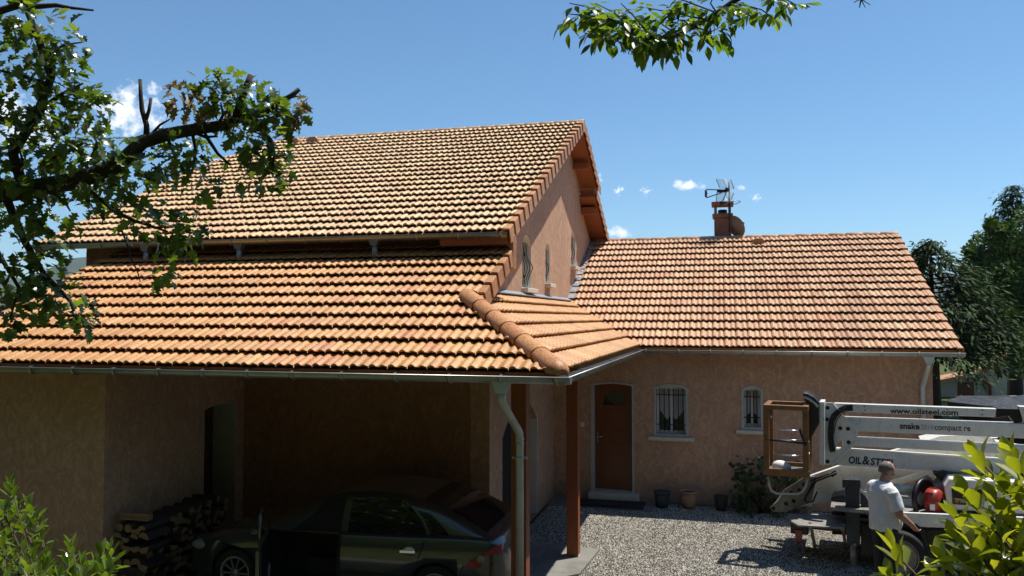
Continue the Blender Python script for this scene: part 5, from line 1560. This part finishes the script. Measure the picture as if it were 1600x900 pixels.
# inclined lower arms, seen between the booms
lpart('arm', M['lift'], [(1262, 745), (1322, 724), (1400, 703), (1470, 681), (1545, 679), (1552, 690), (1440, 735), (1345, 766), (1300, 782), (1228, 797)], .72, .14)
lpart('arm', M['lift'], [(1330, 735), (1400, 712), (1475, 690), (1560, 690), (1700, 720), (1700, 760), (1560, 726), (1440, 748), (1345, 776)], 1.02, .26)
lpart('arm', M['lift'], [(1440, 693), (1495, 682), (1560, 684), (1500, 700)], .95, .9)
kn = lpart('knuckle_plate', M['grimy'], [(1203, 793), (1209, 788), (1216, 782), (1224, 766), (1240, 756), (1256, 746), (1276, 744), (1268, 785), (1248, 792), (1228, 800), (1208, 800)], .56, .035)
lpart('knuckle_plate', M['lift'], [(1206, 791), (1214, 782), (1224, 766), (1240, 756), (1264, 748), (1276, 744), (1268, 785), (1228, 799), (1210, 799)], 1.0, .035)
for u, v in ((1208, 794), (1228, 787), (1236, 770), (1240, 783), (1249, 766), (1256, 757)):
    mb = MB(); mb.lathe([(0, .016), (.028, .016), (.034, 0)], lp(u, v, .56), 10, (0, -1, 0)); mb.build('bolt', M['iron'], kn, M=LM)
mb = MB()
for pts in ([(1275, 752), (1266, 765), (1258, 778), (1260, 785), (1270, 784), (1277, 768)], [(1270, 754), (1261, 772), (1256, 783)], [(1266, 752), (1286, 744), (1306, 736)], [(1275, 752), (1296, 744), (1308, 740), (1300, 745)], [(1343, 764), (1352, 772), (1348, 790), (1354, 800)]):
    mb.tube([lp(u, v, .50) for u, v in pts], .014, 7)
mb.build('hydraulic_hose', M['black'], lift, M=LM)
# work basket
A, B = lp(1192, 632, -.12), lp(1264, 746, -.12); bx0, bx1, bz1, bz0 = A.x, B.x, A.z, B.z
by0, by1 = -.12, .60; w = .085
mb = MB()
for x in (bx0 + w / 2, bx1 - w / 2):
    for y in (by0 + w / 2, by1 - w / 2): mb.lohi((x - w / 2, y - w / 2, bz0), (x + w / 2, y + w / 2, bz1 - .075))
mb.lohi((bx0, by0 - .004, bz1 - .075), (bx1, by0 + w, bz1)); mb.lohi((bx0, by1 - w, bz1 - .075), (bx1, by1, bz1))
mb.lohi((bx0 - .003, by0 + w, bz1 - .075), (bx0 + w, by1 - w, bz1 - .002)); mb.lohi((bx1 - w, by0 + w, bz1 - .075), (bx1 + .003, by1 - w, bz1 - .002))
mb.lohi((bx0 - .012, by0 - .01, bz0 - .01), (bx1 + .012, by0 + .02, bz0 + .10)); mb.lohi((bx0 - .012, by1 - .02, bz0 - .01), (bx1 + .012, by1 + .01, bz0 + .10))
mb.lohi((bx1 - .03, by0 + .022, bz0 - .008), (bx1 + .01, by1 - .022, bz0 + .55)); mb.lohi((bx0 - .01, by0 + .022, bz0 - .008), (bx0 + .03, by1 - .022, bz0 + .12))
bk = mb.build('basket', M['basket'], lift, M=LM, bevel=.012)
mb = MB(); mb.lohi((bx0 + .032, by0 + .024, bz0 + .0), (bx1 - .034, by1 - .024, bz0 + .03)); mb.build('floor', M['grimy'], bk, M=LM)
for v in (672, 687, 711):
    z_ = lp(1225, v, by1 - .05).z
    mb = MB(); mb.tube([(bx0 + w, by1 - .05, z_), (bx1 - w, by1 - .05, z_)], .013, 8); mb.build('rail', M['chrome'], bk, M=LM)
z_ = lp(1225, 689, by0 + .05).z
mb = MB(); mb.tube([(bx0 + .02, by0 + .05, z_ + .01), (bx1 - .02, by0 + .05, z_ - .02)], .016, 8); mb.ball((bx0 + .04, by0 + .03, z_ + .01), .035, 8, 6); mb.ball((bx1 - .05, by0 + .02, z_ - .02), .04, 8, 6)
mb.tube([(bx1 - .05, by0 + .02, z_ - .02), (bx1 - .11, by0 - .01, z_ + .14), (bx1 - .12, by0 - .01, z_ + .21)], .018, 8)
mb.build('gate_bar', M['iron'], bk, M=LM)
mb = MB(); mb.tube([lp(u, v, -.05) for u, v in ((1200, 744), (1202, 758), (1206, 767), (1214, 771), (1246, 772), (1254, 768), (1259, 760), (1262, 744))], .02, 8); mb.build('step_tube', M['zinc_pale'], bk, M=LM)
for u, v in ((1264, 709), (1186, 714), (1205, 651), (1241, 645)):
    mb = MB(); mb.ball(lp(u, v, -.13), .016, 8, 6); mb.build('bolt', M['chrome'], bk, M=LM)
cv = lpart('control_cover', M['black'], [(1254, 613), (1262, 615), (1271, 620), (1279, 628), (1280, 662), (1272, 676), (1265, 690), (1263, 702), (1261, 690), (1265, 668), (1264, 636), (1256, 625)], .15, .45, .02)
mb = MB(); mb.tube([lp(u, v, .16) for u, v in ((1256, 620), (1265, 624), (1273, 630), (1278, 636))], .022, 8); mb.build('cover_rim', M['zinc_pale'], cv, M=LM)
# deck, chassis and running gear
lpart('deck_beam', M['lift'], [(1388, 800), (1760, 815), (1760, 834), (1390, 822)], -.58, .06)
dz_ = lp(1480, 806, -.55).z
mb = MB(); mb.lohi((lp(1300, 800, 0).x, -.50, dz_ - .08), (4.6, 1.45, dz_ - .03)); mb.build('deck', M['grimy'], lift, M=LM)
lpart('chassis', M['black'], [(1345, 822), (1760, 842), (1760, 880), (1345, 868)], -.25, .18)
lpart('chassis', M['black'], [(1300, 800), (1760, 835), (1760, 860), (1300, 835)], .85, .18)
def lwheel(u, y, s_):
    c_ = Vector((lp(u, 870, -.6).x, y, .36))
    mb = MB(); mb.lathe([(.22, -.11), (.32, -.12), (.355, -.09), (.36, 0), (.355, .09), (.32, .12), (.22, .11)], c_, 30, (0, 1, 0)); w_ = mb.build('wheel', M['rubber'], lift, M=LM)
    mb = MB(); c2 = c_ + Vector((0, s_ * .10, 0))
    mb.lathe([(.235, .012), (.265, .012), (.27, -.01)], c2, 32, (0, s_, 0)); mb.build('trim_ring', M['zinc_pale'], w_, M=LM)
    mb = MB(); mb.lathe([(.0, -.01), (.06, -.012), (.07, -.04), (.16, -.06), (.22, -.02), (.235, .006)], c2, 24, (0, s_, 0))
    for k in range(6): a_ = k * math.pi / 3; mb.ball(c2 + Vector((.10 * math.cos(a_), -s_ * .035, .10 * math.sin(a_))), .016, 6, 5)
    mb.build('hub', M['grimy'], w_, M=LM)
lwheel(1406, -.62, -1); lwheel(1660, -.62, -1); lwheel(1406, 1.2, 1); lwheel(1660, 1.2, 1)
lpart('mudguard', M['black'], [(1372, 850), (1380, 830), (1395, 824), (1420, 824), (1438, 834), (1445, 852), (1452, 850), (1444, 828), (1430, 818), (1385, 816), (1366, 838)], -.6, .25)
og = lpart('outrigger', M['slate'], [(1320, 760), (1343, 760), (1344, 852), (1323, 850)], -.42, .14)
lpart('outrigger_cap', M['slate'], [(1316, 749), (1344, 750), (1345, 763), (1316, 762)], -.46, .22, .008, og)
mb = MB(); q = lp(1333, 850, -.35); mb.tube([q, (q.x, q.y, .06)], .045, 10); mb.lathe([(0, .08), (.06, .07), (.14, .03), (.15, 0)], (q.x, q.y, .008), 16); mb.ball(lp(1336, 851, -.44), .03, 8, 6); mb.build('foot', M['grimy'], og, M=LM)
lpart('brace', M['slate'], [(1344, 768), (1352, 775), (1368, 806), (1362, 812), (1345, 790)], -.3, .08)
mb = MB()
pl = [lz(u, v, .66) for u, v in ((1231, 802), (1236, 814), (1246, 820), (1320, 824), (1327, 812), (1318, 805), (1286, 803))]
mb.prism([(p.x, p.y) for p in pl], (0, 0, .63), (1, 0, 0), (0, 1, 0), (0, 0, .03))
sp_ = mb.build('step_plate', M['grimy'], lift, M=LM, bevel=.008)
for u0, v0, u1, v1 in ((1267, 821, 1275, 864), (1317, 823, 1323, 868)):
    a_ = lz(u0, v0, .63); b_ = lz(u1, v1, .05)
    mb = MB(); mb.bar(a_, b_, .045, .03, (0, 1, 0)); mb.tube([a_ + Vector((0, .0, .05)), a_ - Vector((0, 0, .06))], .03, 8); mb.build('leg', M['grimy'], lift, M=LM)
mb = MB(); mb.bar(lz(1273, 853, .2), lz(1321, 855, .2), .03, .03); mb.build('stretcher', M['grimy'], lift, M=LM)
mb = MB()
mb.lohi((pl[0].x + .03, .05, .34), (pl[0].x + .30, 1.2, .62)); mb.lohi((pl[0].x + .3, .2, .40), (pl[3].x + .5, .45, .60)); mb.build('rear_frame', M['black'], lift, M=LM, bevel=.015)
lpart('tail_lamp', M['red_lens'], [(1241, 828), (1254, 828), (1253, 848), (1244, 848)], .02, .03)
lpart('winch', M['black'], [(1298, 778), (1320, 772), (1322, 800), (1312, 806), (1300, 798)], -.1, .4, .03)
# deck equipment
cb = lpart('control_box', M['lift'], [(1476, 760), (1484, 748), (1562, 752), (1640, 756), (1640, 806), (1480, 796)], -.20, .42, .02)
lpart('screen', M['black'], [(1487, 763), (1536, 765), (1535, 791), (1488, 788)], -.212, .012, .004, cb)
M['orange'] = plain('orange_key', (.55, .14, .02), .5, 0, .2)
for k in range(5):
    u = 1492 + k * 8.2; lpart('key', M['orange'], [(u, 778.5 + k * .3), (u + 6, 778.8 + k * .3), (u + 6, 786 + k * .3), (u, 785.6 + k * .3)], -.22, .008, .002, cb)
lpart('label', M['orange'], [(1539, 772), (1547, 773), (1547, 783), (1539, 782)], -.204, .004, 0, cb)
for u in (1553, 1566): lpart('socket', M['black'], [(u, 783), (u + 8, 783), (u + 8, 792), (u, 792)], -.206, .006, .001, cb)
rl = MB(); ax_ = Vector((.86, -.5, .05)).normalized(); c_ = lp(1444, 780, -.1)
rl.lathe([(.27, -.03), (.30, -.03), (.305, .03), (.27, .03), (.265, 0), (.27, -.03)], c_, 28, ax_)
rl.lathe([(.10, -.05), (.24, -.02), (.26, .0)], c_, 24, ax_)
ro_ = rl.build('hose_reel', M['black'], lift, M=LM)
mb = MB(); mb.lathe([(.05, .26), (.13, .25), (.17, .20), (.175, .08), (.13, .05)], c_, 20, ax_)
M['redp'] = plain('red_plastic', (.36, .035, .018), .42, 0, .25)
dm = mb.build('drum', M['redp'], ro_, M=LM)
mb = MB()
for k in range(8):
    a_ = k * math.pi / 4; s_ = ax_.cross(Vector((0, 0, 1))).normalized(); u_ = s_.cross(ax_)
    mb.bar(c_ + ax_ * .20 + (s_ * math.cos(a_) + u_ * math.sin(a_)) * .178, c_ + ax_ * .09 + (s_ * math.cos(a_) + u_ * math.sin(a_)) * .183, .012, .012)
mb.build('rib', M['redp'], dm, M=LM)
lpart('label', M['white'], [(1453, 788), (1461, 788), (1461, 798), (1453, 797)], -.345, .004, 0, dm)
mb = MB(); mb.tube([lp(1390, 761, .1), lp(1432, 767, .1)], .062, 14); mb.build('cylinder', M['zinc_pale'], lift, M=LM)
lpart('side_panel', M['lift'], [(1340, 766), (1358, 772), (1372, 800), (1356, 806), (1344, 795)], -.05, .05)
lpart('side_panel', M['lift'], [(1398, 778), (1430, 782), (1430, 796), (1400, 792)], .05, .05)
lpart('motor', M['grimy'], [(1434, 768), (1442, 752), (1452, 748), (1462, 758), (1476, 754), (1476, 798), (1440, 798)], .1, .35, .02)
lpart('housing', M['black'], [(1458, 741), (1474, 736), (1500, 744), (1530, 748), (1520, 756), (1478, 756)], .2, .4, .02)
# lettering on the booms
def lettering(txt, uv0, uv1, y, hpx, mt, parent, off=0.0, shear=0.0):
    cu = bpy.data.curves.new('lettering', 'FONT'); cu.body = txt; cu.offset = off; cu.extrude = .004; cu.shear = shear; cu.resolution_u = 3
    o = bpy.data.objects.new('lettering', cu); col.objects.link(o)
    dg = bpy.context.evaluated_depsgraph_get()
    me = bpy.data.meshes.new_from_object(o.evaluated_get(dg)); bpy.data.objects.remove(o)
    co = [v.co.copy() for v in me.vertices]
    x0, x1 = min(c.x for c in co), max(c.x for c in co)
    h1 = .70
    a_, b_ = lp(*uv0, y), lp(*uv1, y); d_ = b_ - a_; W_ = d_.length; d_.normalize()
    H_ = (lp(uv0[0], uv0[1] - hpx, y) - a_).length
    up_ = Vector((0, 0, 1))
    for v, c in zip(me.vertices, co):
        p = a_ + d_ * ((c.x - x0) / (x1 - x0) * W_) + up_ * (c.y / h1 * H_); p.y = y - .003 + (-.002 if c.z > 0 else .004)
        v.co = LM @ p
    me.materials.append(mt); me.name = 'lettering'
    return link_mesh('lettering', me, parent)
M['ink'] = plain('navy_lettering', (.012, .014, .03), .5, 0, .05)
M['ink_pale'] = plain('grey_lettering', (.36, .36, .36), .5, 0, .05)
lettering('www.oilsteel.com', (1390.5, 645.5), (1497, 649), .35, 8.2, M['ink'], b1, .018)
lettering('snake', (1406, 669.5), (1437, 670.7), .35, 9.0, M['ink'], b2, .028)
lettering('2010', (1439, 670.7), (1459, 671.6), .35, 7.5, M['ink_pale'], b2)
lettering('compact re', (1460.5, 671.6), (1516.5, 673.6), .35, 9.0, M['ink'], b2, .004)
lettering('OIL', (1326, 723.5), (1346, 725), .33, 10.5, M['ink'], b4, .03, .15)
lettering('&', (1347.5, 725.2), (1358.5, 726), .33, 13.0, M['ink'], b4, .02, .1)
lettering('STEEL', (1360, 726), (1399, 729), .33, 10.5, M['ink'], b4, .03, .15)
# crumpled cloth on the basket floor
mb = MB(); mb.smooth = True
mb.ball((0, 0, 0), (.15, .11, .075), 16, 10)
mb.v = [(x * (1 + .25 * noise.noise(Vector((x * 9, y * 9, z * 9)))), y, max(z, -.05) * (1.25 - x * 2.2)) for x, y, z in mb.v]
o = mb.build('cloth', plain('white_cloth', (.78, .78, .76), .9, 0, .1, 20, .6)); q = LM @ Vector(((bx0 + bx1) / 2 - .08, by0 + .28, bz0 + .09)); o.location = q; o.rotation_euler = (0, 0, -.1)
tag(o, 'crumpled white cloth lying on the floor of the brown basket', 'cloth')

# ================================================================== the man
def blob(mb, voxel, smooth=3):
    me0 = mb.mesh('blob', [M['black']]); o = bpy.data.objects.new('blob', me0); col.objects.link(o)
    md = o.modifiers.new('r', 'REMESH'); md.mode = 'VOXEL'; md.voxel_size = voxel; md.use_smooth_shade = True
    ms = o.modifiers.new('s', 'SMOOTH'); ms.iterations = smooth; ms.factor = .5
    dg = bpy.context.evaluated_depsgraph_get(); me = bpy.data.meshes.new_from_object(o.evaluated_get(dg))
    bpy.data.objects.remove(o); me.materials.clear(); me.polygons.foreach_set('use_smooth', [True] * len(me.polygons))
    return me
def caps(mb, pts, rs, n=12):
    """limb: rounded, tapering chain of segments"""
    P_ = [Vector(p) for p in pts]
    for i, p in enumerate(P_): mb.ball(p, rs[i], n, 8)
    for i in range(len(P_) - 1): mb.tube([P_[i], P_[i + 1]], [rs[i], rs[i + 1]], n, True, True)
mpos = at(1383, 870, 10.75); mpos.z = .012
man = thing('person', 'grey haired man in a white T-shirt and dark trousers standing beside the truck', 'person', tuple(mpos))
fd = Vector((.90, .44, 0)).normalized()
PM = Matrix.Translation(mpos) @ Matrix((fd, Vector((-fd.y, fd.x, 0)), Vector((0, 0, 1)))).transposed().to_4x4() @ Matrix.Scale(1.005, 4)
def hand(mb, wrist, d, palm_n, curl, sgn):
    """palm, four fingers of unequal length and a thumb"""
    w_, d = Vector(wrist), Vector(d).normalized(); nrm = Vector(palm_n); nrm = (nrm - d * nrm.dot(d)).normalized(); s_ = d.cross(nrm) * sgn
    for k in range(4):
        o_ = (k - 1.5) * .019
        caps(mb, [w_ + s_ * o_ * .6, w_ + d * .085 + s_ * o_], [.017, .014], 8)
        L = (.070, .082, .078, .060)[k]; c1, c2 = curl + k * .08, curl * 1.9 + k * .1
        p0 = w_ + d * .088 + s_ * o_
        p1 = p0 + (d * math.cos(c1) + nrm * math.sin(c1)) * L * .5
        p2 = p1 + (d * math.cos(c2) + nrm * math.sin(c2)) * L * .32
        p3 = p2 + (d * math.cos(c2 * 1.3) + nrm * math.sin(c2 * 1.3)) * L * .26
        caps(mb, [p0, p1, p2, p3], [.0100, .0092, .0085, .0075], 8)
    t0 = w_ + d * .022 - s_ * .026
    t1 = t0 + (d * .75 - s_ * .65 + nrm * .25).normalized() * .042; t2 = t1 + (d * .95 - s_ * .2 + nrm * .3).normalized() * .032
    caps(mb, [w_ + d * .02, t0, t1, t2], [.018, .016, .0115, .0095], 8)
mb = MB()
hc = Vector((.055, 0, 1.655))
hr = Matrix.Rotation(R(-14), 3, 'Z') @ Matrix.Rotation(R(16), 3, 'Y')
def hp_(x, y, z): return hc + hr @ Vector((x, y, z))
mb.ball(hp_(-.012, 0, .028), (.100, .080, .093), 20, 14, hr)
mb.ball(hp_(.022, 0, -.045), (.068, .060, .075), 16, 12, hr)
mb.ball(hp_(.045, 0, -.088), (.038, .042, .030), 12, 8, hr)          # chin
mb.ball(hp_(.075, 0, .022), (.022, .055, .018), 12, 8, hr)          # brow
mb.tube([hp_(.085, 0, .012), hp_(.108, 0, -.026)], [.010, .016], 8); mb.ball(hp_(.102, 0, -.030), .0165, 8, 6)
for s_ in (-1, 1):
    mb.ball(hp_(-.012, s_ * .081, -.012), (.020, .008, .032), 10, 8, hr @ Matrix.Rotation(s_ * .35, 3, 'Z'))
    mb.ball(hp_(.058, s_ * .045, -.035), (.03, .022, .026), 8, 6, hr)
mb.ball(hp_(.082, 0, -.058), (.014, .026, .008), 8, 6, hr); mb.ball(hp_(.080, 0, -.070), (.013, .022, .008), 8, 6, hr)
caps(mb, [(-.015, 0, 1.44), (.03, 0, 1.585)], [.072, .060], 14)
caps(mb, [(-.02, .05, 1.30), (-.02, -.05, 1.30)], [.13, .13], 14); caps(mb, [(0, .06, .98), (0, -.06, .98)], [.13, .13], 14); caps(mb, [(0, 0, 1.3), (.02, 0, 1.0)], [.14, .15], 14)
sh_r, el_r, wr_r = (-.03, -.205, 1.405), (.03, -.275, 1.13), (.235, -.235, .985)
sh_l, el_l, wr_l = (-.02, .205, 1.405), (.07, .265, 1.15), (.27, .16, 1.06)
caps(mb, [(-.02, -.10, 1.42), sh_r, el_r, wr_r], [.07, .066, .050, .034], 14)
caps(mb, [(-.02, .10, 1.42), sh_l, el_l, wr_l], [.07, .066, .050, .034], 14)
caps(mb, [Vector(el_r).lerp(Vector(wr_r), .3)] * 2, [.051, .051])
hand(mb, wr_r, (.62, .05, -.78), (.75, .3, .5), .42, 1)
hand(mb, wr_l, (.85, -.2, -.35), (.1, -.6, -.8), .45, -1)
for s_ in (-1, 1):
    caps(mb, [(0, s_ * .095, .92), (.02, s_ * .105, .50), (-.02, s_ * .11, .09)], [.10, .068, .042], 12)
    caps(mb, [(-.04, s_ * .11, .05), (.12, s_ * .125, .035)], [.035, .03], 10)
M['skin'] = plain('skin', (.43, .22, .15), .5, 0, .14, 30, .1, 150)
body = blob(mb, .0075, 2); body.transform(PM); body.materials.append(M['skin'])
link_mesh('body', body, man)
for s_ in (-1, 1):
    e_ = MB(); e_.ball(PM @ hp_(.079, s_ * .031, .000), .0115, 10, 8); e_.build('eye', M['white'], man)
    e_ = MB(); e_.ball(PM @ hp_(.0875, s_ * .031, -.001), .0055, 8, 6); e_.build('pupil', M['iron'], man)
# hair: short, grey, thin on top
mb = MB()
mb.ball(hp_(-.018, 0, .026), (.1015, .0835, .0955), 20, 14, hr); mb.ball(hp_(-.045, 0, -.015), (.069, .074, .060), 16, 12, hr)
hair = blob(mb, .008, 1)
bm = bmesh.new(); bm.from_mesh(hair)
dl = [f for f in bm.faces if (lambda q: (q.x > .030 + .02 * math.sin(q.y * 60)) or (q.z > .108 and q.x > -.04) or (q.z < -.045) or (q.x > -.005 and q.z < .012 and abs(q.y) > .05) or (q.x > .06))(hr.transposed() @ (f.calc_center_median() - hc))]
bmesh.ops.delete(bm, geom=dl, context='FACES'); bm.to_mesh(hair); bm.free()
hair.transform(PM)
t = NT('grey_hair'); n = t.noise(60, 4, .7, 1); t.bump(n, .8, .006); hair.materials.append(t.fin(t.ramp(n, [(.3, (.06, .05, .043)), (.7, (.24, .21, .18))]), .7, 0, .3))
o = link_mesh('hair', hair, man); md = o.modifiers.new('thickness', 'SOLIDIFY'); md.thickness = .003
# T-shirt
mb = MB()
rings = [(.885, .165, .205, .005), (.97, .180, .214, .01), (1.08, .182, .212, .012), (1.18, .168, .205, .005), (1.28, .152, .205, -.012), (1.37, .135, .205, -.025), (1.43, .115, .19, -.02), (1.48, .10, .145, -.014), (1.515, .084, .092, -.006)]
k = 28; vs = []
for z, a_, b_, off in rings:
    for j in range(k):
        th = 2 * math.pi * j / k
        x, y = math.cos(th), math.sin(th)
        sup = 1 / ((abs(x) ** 2.4 + abs(y) ** 2.4) ** (1 / 2.4))
        fold = .008 * math.sin(j * 1.7 + z * 9) * (1.4 - z) + .006 * math.sin(j * .9 - z * 17)
        vs.append((off + x * sup * (a_ + fold), y * sup * (b_ + fold), z))
fs = [(i * k + j, i * k + (j + 1) % k, (i + 1) * k + (j + 1) % k, (i + 1) * k + j) for i in range(len(rings) - 1) for j in range(k)] + [tuple(range(k))[::-1], tuple(range((len(rings) - 1) * k, len(rings) * k))]
mb.add(vs, fs, True)
for s_, e_ in ((Vector(sh_r), Vector(el_r)), (Vector(sh_l), Vector(el_l))):
    q = s_.lerp(e_, .78)
    mb.ball(s_ + Vector((0, -.02 * math.copysign(1, s_.y), 0)), (.092, .094, .096), 14, 10)
    mb.tube([s_ + (s_ - e_) * .05, s_.lerp(e_, .4), q], [.088, .086, .087], 16)
sh = blob(mb, .011, 2)
for v in sh.vertices:
    p = v.co; nz_ = noise.noise(Vector((p.x * 7, p.y * 7 + 3, p.z * 4.5))) + .5 * noise.noise(Vector((p.x * 17, p.y * 17, p.z * 12)))
    v.co = p + v.normal * (.016 * nz_)
sh.transform(PM); t = NT('white_tshirt'); n = t.noise(9, 5, .6, 1); t.bump(t.noise(22, 5, .6, 2), .5, .02)
sh.materials.append(t.fin(t.ramp(n, [(.3, (.66, .66, .66)), (.6, (.80, .80, .80))]), .9, 0, .1)); link_mesh('t_shirt', sh, man)
mb = MB()
caps(mb, [(0, .07, .93), (0, -.07, .93)], [.135, .135], 16)
for s_ in (-1, 1): mb.tube([(0, s_ * .095, .97), (.01, s_ * .10, .75), (.02, s_ * .105, .50), (0, s_ * .11, .25), (-.02, s_ * .11, .07)], [.118, .108, .085, .075, .072], 16)
tr = blob(mb, .012, 2); tr.transform(PM); tr.materials.append(plain('dark_trousers', (.018, .019, .024), .85, 0, .3, 12, .4)); link_mesh('trousers', tr, man)
for s_ in (-1, 1):
    mb = MB(); caps(mb, [(-.06, s_ * .112, .050), (.06, s_ * .118, .048), (.16, s_ * .128, .036)], [.050, .048, .036], 12)
    sm_ = blob(mb, .010, 2); sm_.transform(PM); sm_.materials.append(M['black']); link_mesh('shoe', sm_, man)
